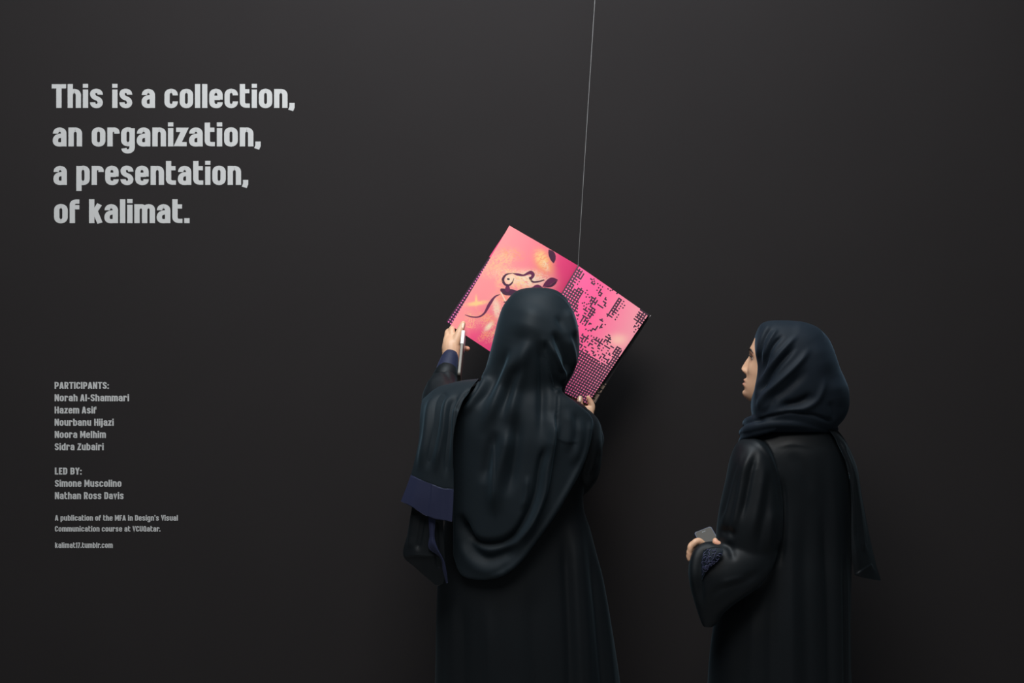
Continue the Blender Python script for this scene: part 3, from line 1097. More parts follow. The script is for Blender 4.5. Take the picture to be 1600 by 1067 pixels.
# abaya: torso, skirt, sleeves in one continuous cloth
ab = [loft([(600, 815, 855, 3.33, .04), (615, 790, 875, 3.33, .07), (628, 745, 905, 3.335, .09), (645, 715, 922, 3.34, .10), (680, 700, 926, 3.345, .11), (740, 700, 915, 3.345, .108),
            (790, 698, 912, 3.345, .108), (830, 692, 924, 3.345, .112), (900, 684, 941, 3.345, .125), (980, 681, 956, 3.345, .14), (1067, 679, 969, 3.345, .15),
            (1200, 672, 985, 3.345, .17), (1330, 664, 1003, 3.345, .185), (1402, 660, 1012, 3.345, .19)], 150, 96)]
ab.append(tpx([(735, 650, 3.33, .062), (705, 640, 3.34, .060), (689, 628, 3.37, .055), (690, 606, 3.43, .043), (697, 588, 3.475, .033)], nu=24))
ab.append(loft([(619, 880, 888, 3.36, .025), (626, 876, 897, 3.365, .04), (634, 875, 909, 3.37, .055), (640, 875, 920, 3.37, .062), (648, 875, 929, 3.37, .068), (660, 876, 937, 3.37, .075), (690, 880, 941, 3.37, .078), (720, 886, 940, 3.38, .075),
                (745, 892, 935, 3.38, .06), (760, 898, 926, 3.39, .045), (774, 904, 913, 3.39, .02)], 50, 40))
ab.append(tpx([(916, 690, 3.42, .052), (914, 668, 3.465, .046), (914, 661, 3.50, .035), (915, 656, 3.52, .029)], nu=20))
am1 = fuse('abaya', ab, 0.0046, 3)
drape_noise(am1, 1.6, 26, 3, lo=-1, hi=1.25)
sculpt(am1, [
    ('r', 12, 14, [(897, 790), (903, 860), (910, 950), (916, 1067), (920, 1200)], .2, 0),
    ('r', 6, 7, [(888, 800), (894, 880), (900, 980), (904, 1067), (906, 1200)], .25, 0),
    ('v', 8, 8, [(884, 830), (886, 900), (890, 1000), (892, 1100)], .2, 0),
    ('v', 5, 6, [(918, 850), (928, 930), (936, 1010), (944, 1100)], .3, 0),
    ('r', 6, 6, [(920, 830), (938, 910), (951, 1000), (960, 1100)], .3, 0),
    ('r', 9, 6, [(708, 920), (706, 990), (704, 1100)], .3, 0), ('v', 8, 6, [(722, 930), (724, 1000), (726, 1100)], .3, 0),
    ('r', 10, 5, [(760, 930), (764, 1000), (768, 1100)], .4, 0), ('v', 14, 5, [(830, 900), (835, 1000), (840, 1100)], .3, 0),
    # right shoulder and sleeve
    ('r', 9, 6, [(900, 632), (905, 660), (903, 700)], .3, .4), ('v', 4, 5, [(892, 632), (894, 660), (890, 700), (886, 740)], .3, .3),
    ('s', 10, 4, [(924, 642), (926, 670), (922, 700), (908, 740), (897, 765)], .2, .2),
    ('v', 5, 6, [(922, 665), (921, 700), (912, 740), (904, 765)], .3, .2),
    ('r', 6, 5, [(933, 670), (933, 705), (926, 740)], .3, .3), ('v', 4, 4, [(937, 700), (931, 730), (920, 750)], .3, .3),
    # left sleeve: rings near the cuff
    ('v', 3, 5, [(668, 596), (677, 584), (690, 578), (703, 592), (708, 602)], .2, .2), ('r', 5, 5, [(664, 606), (676, 592), (688, 588), (700, 597)], .3, .3),
], 2)
obj('abaya', am1, M_ABAYA, p1)
# cuff: navy lining band at the wrist, open ring
cf = []
for k, (a, b, c, r) in enumerate([(696, 586, 3.475, .0300), (698, 578, 3.487, .0300), (701, 567, 3.503, .0275), (703.3, 558.5, 3.515, .0245)]):
    cf.append((a, b, c, r))
obj('cuff', mesh_of('cuff', *tube([P(a, b, c) for a, b, c, _ in cf], [q[3] for q in cf], nu=28, res=6)), M_BAND, p1, label='navy blue cuff at the left wrist')
obj('cuff_edge', mesh_of('cuff_edge', *tube([P(695, 590, 3.468), P(697.3, 583.5, 3.476)], [.0350, .0335], nu=28)), M_ABAYA, p1)

# headscarf: hood over the head running into the back drape
def d1(px, py, off=0.0):
    yb = 3.33 - .145 * math.sqrt(max(0.02, 1 - ((px - 815) / 135) ** 2))
    return yb - off


rows = [
    [(748, 598), (766, 592), (800, 590), (835, 590), (858, 592), (872, 602), (878, 613)],
    [(724, 616), (750, 622), (790, 626), (830, 628), (862, 630), (884, 627), (900, 629)],
    [(709, 650), (740, 665), (780, 680), (830, 682), (868, 680), (900, 668), (926, 656)],
    [(706, 700), (735, 715), (775, 725), (825, 728), (862, 728), (895, 712), (919, 700)],
    [(707, 760), (735, 778), (775, 790), (815, 790), (848, 780), (880, 765), (903, 745)],
    [(708, 820), (732, 845), (765, 855), (800, 848), (832, 824), (862, 795), (888, 768)],
    [(708, 868), (722, 899), (757, 906), (786, 897), (812, 877), (842, 838), (872, 798)],
]
OFF = [-.055, -.016, .0, .0, .0, .0, -.004]
ctrl = [[(x, y, d1(x, y, OFF[i])) for x, y in r] for i, r in enumerate(rows)]
drape = slab(sheet_pts(ctrl, 90, 90), 0.030)
hood = loft([(449.2, 830, 846, 3.33, .010), (450.6, 818, 860, 3.33, .030), (455, 806, 872, 3.33, .052), (464, 796, 883, 3.33, .075), (480, 785, 893, 3.33, .098), (500, 778, 901, 3.325, .112),
             (520, 773, 904.5, 3.32, .120), (540, 768, 905.5, 3.32, .122), (560, 763, 903.5, 3.32, .120), (580, 757, 897, 3.32, .114), (600, 750, 886, 3.32, .108), (615, 742, 882, 3.325, .11), (635, 728, 880, 3.33, .12),
             (660, 718, 885, 3.335, .12)], 110, 96)
sm1 = fuse('headscarf', [drape, hood], 0.0032, 5)
_v, _e = get_v(sm1), get_e(sm1)
_px, _py = proj(_v)
_w = (np.exp(-((_py - 612) / 26) ** 4) * np.exp(-((_px - 812) / 68) ** 6))[:, None]
for _ in range(6):
    _v = _v + _w * (smooth_np(_v, _e, 12) - _v)
set_v(sm1, _v)
sculpt(sm1, [
    # rim line round the face edge
    ('c', 1.6, 1.8, [(846, 451), (866, 456), (880, 464), (890, 475), (897, 488), (901, 505)], .1, .2),
    ('r', 22, 14.0, [(838, 470), (828, 500), (818, 533)], .4, .4),
    ('r', 10, 17.1, [(836, 520), (822, 545), (815, 567), (806, 604), (799, 643), (797, 680)], .25, .3),
    ('r', 10, 18.6, [(812, 535), (799, 567), (784, 604), (768, 643), (752, 680)], .3, .35),
    ('v', 8, 15.5, [(820, 560), (806, 585), (793, 620), (782, 655)], .3, .4),
    ('v', 9, 12.4, [(796, 540), (782, 575), (764, 610), (740, 640)], .3, .3),
    ('r', 11, 15.5, [(797, 660), (790, 700), (780, 735), (774, 775), (776, 810)], .25, .3),
    ('v', 9, 14.0, [(810, 640), (806, 690), (800, 740), (790, 780)], .3, .3),
    ('v', 9, 12.4, [(776, 670), (764, 710), (756, 760)], .3, .3),
    ('s', 8, 6.8, [(770, 676), (772, 720), (775, 790), (778, 815)], .2, .3),
    # sharp folds at the right of the head
    ('s', 12, 8.1, [(872, 617), (862, 590), (855, 562), (848, 534), (846, 520)], .1, .35),
    ('v', 4.5, 14.0, [(850, 530), (857, 560), (865, 590), (871, 612)], .2, .1),
    ('r', 3.5, 10.9, [(857, 530), (866, 552), (875, 572), (880, 582), (878, 602)], .3, .2),
    ('v', 6, 14.0, [(862, 515), (872, 532), (884, 560), (887, 585)], .3, .2),
    ('r', 5, 9.3, [(876, 500), (888, 530), (895, 560), (890, 588)], .3, .3),
    ('r', 6, 9.3, [(884, 480), (893, 505), (897, 530)], .3, .3),
    ('v', 5, 6.2, [(868, 490), (880, 512), (890, 538)], .3, .3),
    ('v', 7, 14.0, [(842, 528), (846, 560), (848, 600), (846, 660), (842, 700)], .2, .4),
    # left: shoulder folds
    ('s', 9, 10.8, [(755, 577), (744, 608), (724, 630), (711, 648)], .2, .1),
    ('v', 5, 12.4, [(748, 590), (735, 612), (716, 634)], .3, .1),
    ('r', 6, 10.9, [(766, 566), (756, 600), (738, 628), (722, 650)], .3, .2),
    # gather at the right shoulder, the loose edge that falls from it
    ('r', 7, 14.0, [(868, 655), (862, 690), (852, 724), (846, 770), (832, 812), (808, 846), (785, 856)], .1, .2),
    ('v', 6, 18.6, [(858, 690), (846, 724), (838, 770), (824, 806), (802, 838), (770, 850), (738, 842), (714, 800)], .1, .1),
    ('s', 16, 12.2, [(866, 640), (863, 690), (858, 740), (848, 780), (830, 820), (806, 850)], .1, .2),
    ('r', 4, 6.2, [(824, 740), (821, 775), (815, 800)], .3, .3),
    ('v', 9, 15.5, [(716, 800), (732, 850), (758, 872), (790, 866), (815, 850)], .2, .2),
    ('r', 8, 3.5, [(716, 848), (735, 880), (760, 893), (790, 886)], .2, .2),
    ('c', 1.5, 2.2, [(872, 616), (871, 640), (867, 690)], .1, .1),
    ('r', 8, 6, [(886, 636), (890, 665), (886, 710)], .3, .35), ('s', 10, 2.5, [(906, 690), (884, 691), (868, 684)], .3, .2),
    ('v', 5, 4, [(897, 640), (900, 670), (894, 705)], .3, .3),
    ('r', 8, 7.8, [(904, 650), (905, 690), (892, 730)], .3, .3),
    ('r', 4, 6.2, [(922, 656), (914, 705), (893, 752), (868, 796), (840, 836), (810, 876), (784, 896), (757, 903)], .05, .1),
], 1)
obj('headscarf', sm1, M_SCARF, p1)

# shawl end falling over the left arm
rowsS = [
    [(690, 622, 3.43), (700, 612, 3.43), (712, 604, 3.42), (726, 600, 3.40), (748, 598, 3.37)],
    [(663, 621, 3.33), (682, 606, 3.31), (703, 600, 3.29), (722, 596, 3.27), (747, 593, 3.25)],
    [(656.5, 645, 3.25), (670, 636, 3.225), (690, 634, 3.20), (706, 634, 3.19), (722, 628, 3.19)],
    [(654, 690, 3.21), (666, 692, 3.18), (682, 694, 3.17), (697, 695, 3.165), (709, 684, 3.165)],
    [(642, 742, 3.20), (657, 750, 3.175), (675, 757, 3.165), (691, 763, 3.16), (709, 765, 3.16)]]
sh = slab(sheet_pts(rowsS, 170, 120), 0.004)
sh = mesh_of('shawl', *sh)
SHST = [
    ('v', 4.5, 10, [(700, 612), (686, 628), (680, 670), (672, 710), (666, 738)], .15, .3),
    ('r', 5, 9, [(712, 612), (698, 632), (692, 675), (684, 715), (680, 745)], .2, .3),
    ('r', 5, 7, [(690, 614), (672, 632), (665, 680), (656, 725), (652, 742)], .2, .3),
    ('v', 4, 8, [(722, 612), (706, 636), (702, 680), (698, 720), (696, 752)], .2, .3),
    ('r', 4, 6, [(734, 604), (714, 632), (708, 660), (706, 752)], .2, .3),
    ('v', 3.5, 6, [(740, 606), (722, 622), (711, 642)], .2, .1)]
sculpt(sh, SHST, 2)
obj('shawl', sh, M_SCARF, p1, label='scarf end draped over the left arm')
hem = [[(642, 741, 3.197), (657, 749, 3.172), (675, 756, 3.162), (691, 762, 3.157), (709, 764, 3.157)],
       [(634, 763, 3.195), (651, 772, 3.170), (670, 781, 3.160), (688, 786, 3.156), (708, 789, 3.155)],
       [(626, 783, 3.195), (645, 793, 3.170), (666, 806, 3.160), (685, 812, 3.155), (706.5, 815, 3.153)]]
hm = mesh_of('hem_band', *slab(sheet_pts(hem, 60, 100), 0.004))
sculpt(hm, [('s', 9, 3, [(668, 812), (673, 784), (676, 752)], .05, .05), ('r', 7, 3, [(694, 760), (692, 818)], .05, .05), ('r', 7, 2.5, [(652, 745), (640, 795)], .05, .05)], 1)
obj('hem_band', hm, M_BAND, p1, label='wide navy blue hem band of the scarf end')
low = [[(644, 790, 3.205), (658, 796, 3.19), (676, 802, 3.18), (692, 806, 3.18)],
       [(637, 832, 3.205), (652, 834, 3.185), (672, 840, 3.18), (694, 848, 3.185)],
       [(630, 867, 3.205), (650, 867, 3.185), (670, 869, 3.185), (696, 880, 3.19)],
       [(648, 886, 3.21), (660, 888, 3.20), (674, 892, 3.20), (696, 900, 3.20)],
       [(679, 913, 3.21), (682, 915, 3.208), (685, 915, 3.208), (692, 912, 3.208)]]
lm = mesh_of('sleeve_end', *slab(sheet_pts(low, 110, 80), 0.004))
sculpt(lm, [('s', 8, 5, [(690, 868), (668, 868), (650, 867), (632, 869)], .1, .1), ('v', 4, 6, [(662, 800), (656, 835), (652, 862)], .1, .2),
            ('r', 5, 5, [(648, 800), (643, 830), (639, 860)], .1, .2), ('v', 4, 6, [(680, 812), (682, 850), (686, 890)], .1, .1)], 1)
obj('sleeve_end', lm, M_ABAYA, p1)
ln = [[(669, 806, 3.172), (675, 808, 3.170), (681, 810, 3.172)], [(671, 835, 3.172), (675, 836, 3.166), (679, 838, 3.170)],
      [(670, 856, 3.172), (678, 852, 3.164), (684, 856, 3.170)], [(688, 872, 3.180), (691, 874, 3.176), (694, 876, 3.180)],
      [(692, 892, 3.188), (695, 892, 3.184), (698, 894, 3.188)], [(697, 911, 3.196), (698.5, 911, 3.194), (700, 910, 3.196)]]
obj('sleeve_lining', mesh_of('lining', *slab(sheet_pts(ln, 80, 16), 0.002)), M_BAND, p1, label='navy blue lining strip showing at the hanging sleeve')

# phone held edge-on in the left hand
def oriented_box(c, ax, ay, az, hx, hy, hz, bev=0.0015, seg=3):
    """rounded slab: half sizes along axes; rounded in the ax/ay plane"""
    ax, ay, az = (np.array(a, float) / np.linalg.norm(a) for a in (ax, ay, az))
    r = min(hx, hy) * 0.28
    ring = []
    for cx, cy, a0 in ((hx - r, hy - r, 0), (-hx + r, hy - r, 90), (-hx + r, -hy + r, 180), (hx - r, -hy + r, 270)):
        for k in range(7):
            a = math.radians(a0 + 15 * k)
            ring.append((cx, cy, r, a))
    V = []
    prof = [(-hz, -bev), (-hz + bev, 0), (hz - bev, 0), (hz, -bev)]
    for z, s in prof:
        for cx, cy, rr, a in ring:
            V.append(c + ax * (cx + (rr + s) * math.cos(a)) + ay * (cy + (rr + s) * math.sin(a)) + az * z)
    n = len(ring)
    f = grid_faces(len(prof), n, True).tolist()
    f.append(list(range(n))[::-1])
    f.append([(len(prof) - 1) * n + i for i in range(n)])
    return np.array(V), f


ph = empty('mobile_phone', P(720, 556, 3.51), 'white and grey phone seen edge-on in the hand at the lower left of the book', 'phone')
pt, pb = P(724.5, 523, 3.545), P(717.5, 592, 3.48)
ax = (pb - pt) / np.linalg.norm(pb - pt)
ay = np.cross(ax, [1, 0, 0.0])
ay /= np.linalg.norm(ay)
az = np.cross(ax, ay)
ctr = (pt + pb) / 2
L = np.linalg.norm(pb - pt) / 2
obj('case', mesh_of('case', *oriented_box(ctr, ax, ay, az, L, .030, .0042), False), M_PHONEG, ph)
obj('case_end', mesh_of('case_end', *oriented_box(ctr - ax * L * .68, ax, ay, az, L * .34, .0305, .0050), False), M_PHONEW, ph, label='white upper end of the phone')
obj('side_button', mesh_of('side_button', *oriented_box(ctr - ay * .0302 - ax * .005, ax, ay, az, .006, .0016, .0012, .0003), False), M_DARK, ph)
obj('camera_lens', mesh_of('lens', *tube([ctr - ax * L * .32 - ay * .031, ctr - ax * L * .32 - ay * .0315], [.0026, .0024], nu=12)), M_DARK, ph)

# ================================================================== FIGURE TWO: looking on
p2 = empty('person', (P(1235, 700, 3.32)[0], 3.32, 0), 'person in dark navy headscarf and black abaya looking up in profile, phone in hand', 'person')
R2 = frame(math.radians(90 - 27), math.radians(14))
O2 = P(1172.5, 557, 3.345) - (np.array([0, .0905, 0]) * HS) @ R2.T
C2 = P(1225, 800, 3.33)
body = [head_mesh(R2, O2)]
body.append(tube([O2 + (np.array([0, -.015, -.05])) @ R2.T, P(1225, 650, 3.33), P(1240, 685, 3.34)], [.055, .052, .06], nu=18))
body.append(loft([(672, 1200, 1282, 3.34, .05), (690, 1172, 1312, 3.34, .07), (730, 1170, 1312, 3.345, .085), (800, 1180, 1300, 3.35, .08), (880, 1165, 1305, 3.35, .095), (930, 1160, 1308, 3.35, .10)], 30, 32))
body += lower_body(C2[0], 3.35, 0)
body.append(tpx([(1185, 700, 3.33, .045), (1172, 735, 3.30, .042), (1166, 820, 3.28, .036), (1150, 880, 3.27, .033), (1122, 876, 3.26, .027), (1106, 868, 3.268, .022)], nu=16))
body.append(tpx([(1290, 705, 3.35, .040), (1292, 780, 3.40, .036), (1285, 850, 3.45, .032), (1262, 872, 3.50, .024), (1245, 868, 3.53, .021)], nu=16))
body.append(tpx([(1245, 868, 3.53, .021), (1236, 866, 3.545, .025), (1228, 866, 3.555, .021)], nu=14))
for k in range(4):
    body.append(tpx([(1230, 858 + 5 * k, 3.552, .010), (1218, 857 + 5 * k, 3.560, .0088), (1208, 860 + 5 * k, 3.555, .0078), (1203 + abs(k - 1.5) * 2, 864 + 4 * k, 3.545, .0066)], nu=10))
body.append(tpx([(1240, 858, 3.535, .012), (1230, 850, 3.525, .010), (1220, 850, 3.520, .008)], nu=10))
# hand with the phone
body.append(tpx([(1108, 870, 3.268, .020), (1098, 862, 3.272, .021), (1092, 858, 3.270, .018)], nu=16))
FING3 = [
    [(1100, 855, 3.262, .0120), (1093, 847, 3.256, .0112), (1087, 847, 3.250, .0098), (1083, 851, 3.247, .0085)],
    [(1092, 854, 3.262, .0115), (1084.5, 850, 3.254, .0102), (1079.5, 854, 3.248, .0092), (1078, 860, 3.246, .0078)],
    [(1092, 859, 3.262, .0110), (1082, 856, 3.254, .0095), (1077.5, 862, 3.248, .0086), (1077, 868, 3.246, .0074)],
    [(1092, 864, 3.262, .0100), (1081, 863, 3.254, .0088), (1076.5, 868, 3.248, .0078), (1077, 873.5, 3.246, .0066)],
    [(1112, 868, 3.250, .0140), (1129, 860, 3.240, .0110), (1124, 852, 3.236, .0102), (1118.5, 848, 3.236, .0090), (1117.5, 844.5, 3.240, .0075)]]
for fj in FING3:
    body.append(tpx(fj, nu=12))
bm2 = fuse('body', body, 0.0022, 1)
tint_body(bm2, R2, O2, [(P(1120, 848, 3.218), .018), (P(1077, 868, 3.224), .012)])
obj('body', bm2, M_SKIN, p2)
head_parts(p2, R2, O2)
shoes(p2, C2[0], 3.35)

# abaya
ab = [loft([(650, 1195, 1285, 3.34, .045), (664, 1182, 1300, 3.34, .07), (674, 1168, 1310, 3.34, .09), (688, 1156, 1320, 3.345, .105), (705, 1150, 1327, 3.345, .115), (735, 1150, 1331, 3.345, .118), (780, 1152, 1332, 3.345, .115),
            (850, 1148, 1330, 3.345, .115), (900, 1138, 1328.5, 3.345, .122), (960, 1120, 1327.5, 3.345, .13), (1010, 1111, 1327.5, 3.345, .135), (1067, 1106, 1329, 3.345, .14), (1200, 1098, 1338, 3.345, .15),
            (1330, 1092, 1345, 3.345, .16), (1402, 1090, 1348, 3.345, .165)], 150, 96)]
up = loft([(684, 1165, 1185, 3.30, .03), (692, 1153, 1196, 3.29, .055), (704, 1146, 1204, 3.285, .07), (722, 1140, 1210, 3.28, .078), (750, 1134.5, 1216, 3.275, .08), (780, 1127.5, 1220, 3.27, .08), (810, 1122, 1222, 3.265, .08),
           (840, 1119, 1219, 3.265, .078), (870, 1120, 1212, 3.265, .07), (890, 1128, 1200, 3.265, .055)], 60, 48)
lowr = loft([(846, 1112, 1196, 3.250, .02), (852, 1094, 1210, 3.245, .045), (862, 1083, 1214, 3.240, .055), (878, 1077, 1210, 3.235, .060), (896, 1075.5, 1200, 3.230, .060), (915, 1078, 1186, 3.230, .056), (935, 1083, 1158, 3.230, .045),
             (955, 1089, 1134, 3.230, .03), (970, 1094, 1124, 3.230, .02), (980, 1098, 1115, 3.230, .010)], 60, 48)
ab += [up, lowr, tpx([(1290, 705, 3.36, .060), (1296, 780, 3.40, .055), (1288, 850, 3.45, .052), (1262, 876, 3.49, .046)], nu=24)]
am2 = fuse('abaya', ab, 0.0042, 3)
drape_noise(am2, 0.9, 24, 9, lo=-1, hi=1.2)
sculpt(am2, [
    # armhole seam: sleeve head raised over the back
    ('s', 12, 5, [(1216, 860), (1220, 800), (1215, 755), (1205, 722), (1192, 702), (1178, 690), (1166, 688)], .1, .1),
    ('v', 4, 8, [(1222, 740), (1226, 790), (1224, 850), (1216, 890)], .2, .2),
    ('r', 5, 8, [(1176, 700), (1164, 730), (1156, 775), (1148, 815), (1140, 838)], .25, .2),
    ('v', 4, 8, [(1184, 700), (1174, 735), (1166, 775), (1156, 820)], .25, .3),
    ('r', 5, 6, [(1162, 702), (1150, 735), (1140, 775), (1132, 815), (1128, 835)], .25, .2),
    ('v', 3.5, 6, [(1156, 712), (1146, 745), (1136, 785), (1128, 815)], .2, .2),
    ('r', 6, 5, [(1196, 715), (1190, 760), (1180, 810), (1172, 850)], .3, .3),
    ('r', 4, 4, [(1208, 790), (1204, 830), (1200, 862)], .3, .3),
    ('v', 6, 6, [(1202, 730), (1200, 780), (1190, 830), (1184, 870)], .3, .3),
    ('v', 6, 8, [(1124, 834), (1138, 830), (1150, 840)], .3, .3),
    ('v', 5, 6, [(1134, 846), (1142, 858), (1148, 880)], .3, .4),
    ('v', 4.5, 9, [(1118, 856), (1104, 862), (1096, 880), (1094, 910), (1098, 950)], .2, .3),
    ('r', 5, 6, [(1124, 850), (1100, 852), (1087, 866), (1083, 895), (1088, 930)], .2, .3),
    ('r', 6, 5, [(1210, 868), (1196, 898), (1160, 925), (1130, 948), (1115, 968)], .2, .2),
    ('v', 5, 4, [(1190, 892), (1150, 912), (1122, 922), (1108, 940)], .3, .3),
    ('r', 4, 3, [(1176, 902), (1140, 908), (1120, 915)], .3, .3),
    # long folds of the back and skirt
    ('r', 9, 8, [(1295, 690), (1302, 760), (1306, 850), (1310, 950), (1312, 1100)], .25, 0),
    ('v', 6, 8, [(1284, 780), (1290, 860), (1294, 960), (1296, 1100)], .3, 0),
    ('r', 4, 6, [(1320, 850), (1321, 950), (1322, 1100)], .3, 0), ('v', 3.5, 6, [(1316, 850), (1317, 950), (1318, 1100)], .3, 0),
    ('r', 10, 5, [(1236, 780), (1236, 880), (1238, 980), (1240, 1100)], .35, 0), ('v', 10, 5, [(1260, 760), (1258, 880), (1262, 1100)], .35, 0),
    ('v', 9, 6, [(1214, 880), (1206, 960), (1204, 1100)], .35, 0), ('r', 10, 4, [(1180, 950), (1176, 1020), (1176, 1100)], .3, 0),
    ('r', 3, 3, [(1208, 700), (1240, 694), (1275, 700)], .4, .4), ('v', 10, 4, [(1230, 700), (1255, 735), (1270, 780)], .3, .4),
], 2)
obj('abaya', am2, M_ABAYA, p2)

# headscarf with neck wraps
hood = loft([(500.4, 1208, 1232, 3.315, .010), (502, 1197, 1248, 3.315, .030), (506, 1188, 1264, 3.315, .050), (514, 1182, 1280, 3.315, .070), (528, 1176.5, 1293, 3.315, .088), (545, 1174.5, 1301, 3.315, .098), (560, 1178, 1306, 3.315, .102),
             (575, 1179.5, 1311, 3.315, .104), (590, 1178, 1318, 3.315, .104), (605, 1175, 1324, 3.315, .103), (620, 1170.5, 1326, 3.315, .100), (636, 1170, 1325, 3.315, .097), (650, 1172, 1320, 3.315, .092), (662, 1172, 1311, 3.315, .082), (672, 1178, 1300, 3.315, .065)], 110, 128, sql=3.4, shear=.12)
wraps = [tube([P(1178, 668, 3.44), P(1168, 662, 3.38), P(1176, 657, 3.29), P(1210, 650, 3.245), P(1250, 653, 3.24), P(1285, 662, 3.265), P(1303, 670, 3.32), P(1295, 664, 3.40)], [.013, .014, .014, .013, .013, .013, .012, .012], nu=16, res=8),
         tube([P(1175, 684, 3.42), P(1162, 677, 3.36), P(1172, 670, 3.28), P(1205, 662, 3.24), P(1245, 662, 3.235), P(1280, 668, 3.26), P(1303, 674, 3.32), P(1290, 672, 3.42)], [.012, .013, .014, .012, .012, .012, .011, .011], nu=16, res=8),
         tube([P(1158, 690, 3.36), P(1163, 684, 3.31), P(1182, 676, 3.265), P(1210, 669, 3.24)], [.008, .010, .011, .008], nu=14, res=8)]
sm2 = fuse('headscarf', [hood] + wraps, 0.0026, 4)
sculpt(sm2, [
    ('r', 4.5, 5, [(1206, 504), (1194, 520), (1187, 540), (1184, 560), (1186, 580), (1184, 605), (1180, 625)], .1, .1),
    ('v', 2.0, 4, [(1208, 510), (1198, 524), (1191, 542), (1189, 562), (1191, 582)], .2, .3),
    ('r', 3, 5, [(1216, 512), (1204, 530), (1196, 548), (1192, 568)], .2, .3),
    ('v', 3, 7, [(1226, 522), (1212, 535), (1202, 552), (1195, 572), (1190, 592)], .2, .3),
    ('r', 4, 7, [(1250, 520), (1230, 540), (1214, 558), (1201, 577), (1190, 598), (1183, 618)], .25, .2),
    ('v', 4, 9, [(1246, 538), (1230, 556), (1214, 574), (1200, 594), (1188, 616)], .25, .2),
    ('r', 5, 9, [(1268, 540), (1254, 560), (1237, 578), (1213, 600), (1196, 616), (1188, 630), (1186, 645)], .25, .15),
    ('v', 7, 9, [(1262, 572), (1246, 592), (1226, 610), (1204, 624), (1192, 636)], .3, .3),
    ('r', 5, 7, [(1292, 585), (1284, 612), (1274, 628), (1256, 638), (1226, 643), (1198, 650)], .3, .2),
    ('v', 6, 11, [(1270, 612), (1258, 624), (1240, 631), (1216, 634)], .3, .3),
    ('v', 3, 7, [(1306, 660), (1290, 655), (1268, 648), (1235, 644), (1200, 652), (1178, 660)], .1, .1),
    ('s', 14, 3.5, [(1238, 503), (1262, 505), (1280, 516), (1292, 532)], .2, .3),
    ('r', 12, 6, [(1300, 590), (1310, 615), (1310, 640)], .4, .4), ('v', 5, 5, [(1296, 625), (1302, 645), (1302, 660)], .3, .3),
    ('r', 14, 5, [(1270, 530), (1285, 560), (1296, 590)], .4, .4),
    ('v', 5, 4, [(1212, 620), (1200, 640), (1186, 650)], .3, .3),
], 1)
obj('headscarf', sm2, M_SCARF2, p2)

# scarf end hanging behind the right shoulder
rowsE = [[(1292, 668, 3.27), (1300, 668, 3.29), (1306, 670, 3.33), (1309, 674, 3.37)],
         [(1306, 688, 3.245), (1314, 688, 3.26), (1320, 690, 3.30), (1324, 694, 3.35)],
         [(1325, 730, 3.245), (1331, 728, 3.25), (1336, 726, 3.28), (1339, 730, 3.33)],
         [(1330, 780, 3.25), (1336, 778, 3.25), (1343, 776, 3.28), (1347, 776, 3.33)],
         [(1330, 830, 3.25), (1338, 830, 3.25), (1349, 828, 3.28), (1357, 828, 3.33)],
         [(1331, 868, 3.25), (1342, 870, 3.25), (1355, 872, 3.28), (1367, 874, 3.32)],
         [(1335, 898, 3.26), (1346, 902, 3.26), (1361, 905, 3.29), (1377, 907.5, 3.32)]]
se = mesh_of('scarf_end', *slab(sheet_pts(rowsE, 220, 70), 0.004))
sculpt(se, [('v', 2.5, 7, [(1306, 680), (1324, 720), (1334, 770), (1338, 830), (1340, 860)], .1, .2), ('r', 3, 6, [(1314, 684), (1332, 726), (1341, 776), (1347, 830), (1350, 866)], .1, .1),
            ('v', 2.5, 6, [(1318, 690), (1336, 734), (1345, 784), (1353, 836), (1360, 870)], .1, .3),
            ('s', 6, 4, [(1336, 898), (1350, 888), (1362, 880)], .1, .1)], 1)
obj('scarf_end', se, M_ABAYA, p2, label='scarf end hanging from the right shoulder')

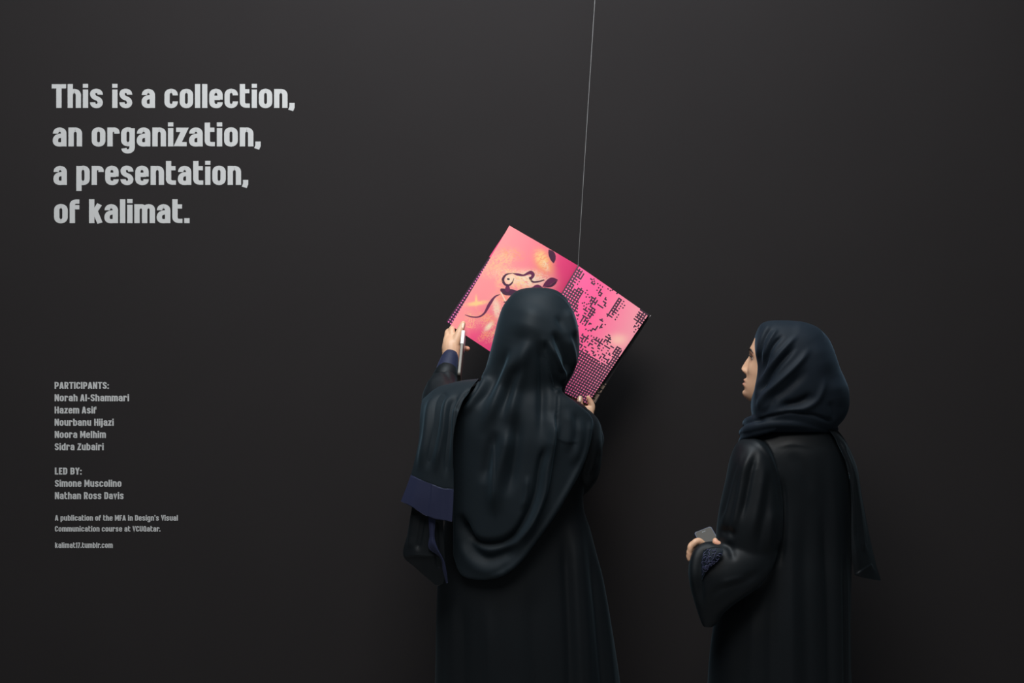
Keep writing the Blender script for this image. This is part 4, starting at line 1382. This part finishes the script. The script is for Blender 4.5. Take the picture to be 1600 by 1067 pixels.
# embroidered inner cuff
cuffg = [[(1099, 860, 3.196), (1108, 856, 3.188), (1118, 855, 3.184), (1128, 856, 3.182)],
         [(1096, 874, 3.189), (1106, 868, 3.178), (1118, 864, 3.174), (1130, 862, 3.176)],
         [(1095, 890, 3.188), (1104, 882, 3.174), (1114, 874, 3.170), (1126, 870, 3.174)],
         [(1097, 906, 3.190), (1102, 896, 3.180), (1108, 888, 3.174), (1114, 882, 3.176)]]
cg = sheet_pts(cuffg, 30, 30)
ic = obj('inner_cuff', mesh_of('inner_cuff', *slab(cg, 0.003)), M_SCARF2, p2)
parts = []
for k in range(26):
    r_, c_ = rng.integers(3, 27), rng.integers(3, 27)
    ce = cg[r_, c_] + np.array([0, -.0012, 0])
    s0, tw = rng.random() * 6.28, rng.choice([-1, 1])
    sz = .004 + .004 * rng.random()
    pts = [ce + np.array([math.cos(s0 + tw * a) * sz * (1 - a / 7), 0, math.sin(s0 + tw * a) * sz * (1 - a / 7)]) for a in np.linspace(0, 5, 8)]
    parts.append(tube(pts, [.0008] * 8, nu=5, res=2))
for i in range(3):
    parts.append(tube([cg[r_, 3 + 8 * i] + np.array([.002 * math.sin(r_ * .9), -.0012, 0]) for r_ in range(2, 29, 3)], [.0008] * 9, nu=5, res=2))
obj('embroidery', mesh_of('embroidery', *merge(parts)), M_THREAD, ic, kind='stuff')

# phone of the onlooker
ph = empty('mobile_phone', P(1103, 840, 3.235), 'dark phone with grey screen in the hand of the onlooker at the right', 'phone')
tl, tr_, br = P(1083.5, 833, 3.300), P(1111, 822.5, 3.305), P(1135, 864, 3.235)
ax = (br - tr_) / np.linalg.norm(br - tr_)
ay = (tl - tr_) - ax * ((tl - tr_) @ ax)
wdt = np.linalg.norm(ay)
ay /= wdt
az = np.cross(ax, ay)
if az[1] > 0:
    az = -az
hx, hy = .060, wdt / 2
ctr = tr_ + ax * hx + ay * hy
obj('case', mesh_of('case', *oriented_box(ctr, ax, ay, az, hx, hy, .0042), False), M_PHONED, ph)
obj('screen', mesh_of('screen', *oriented_box(ctr + az * .0040, ax, ay, az, hx - .003, hy - .003, .0008, .0003), False), M_SCREEN, ph)
obj('speaker_slot', mesh_of('slot', *oriented_box(ctr + az * .0047 - ax * (hx - .010), ax, ay, az, .0012, .005, .0003, .0001), False), M_DARK, ph)
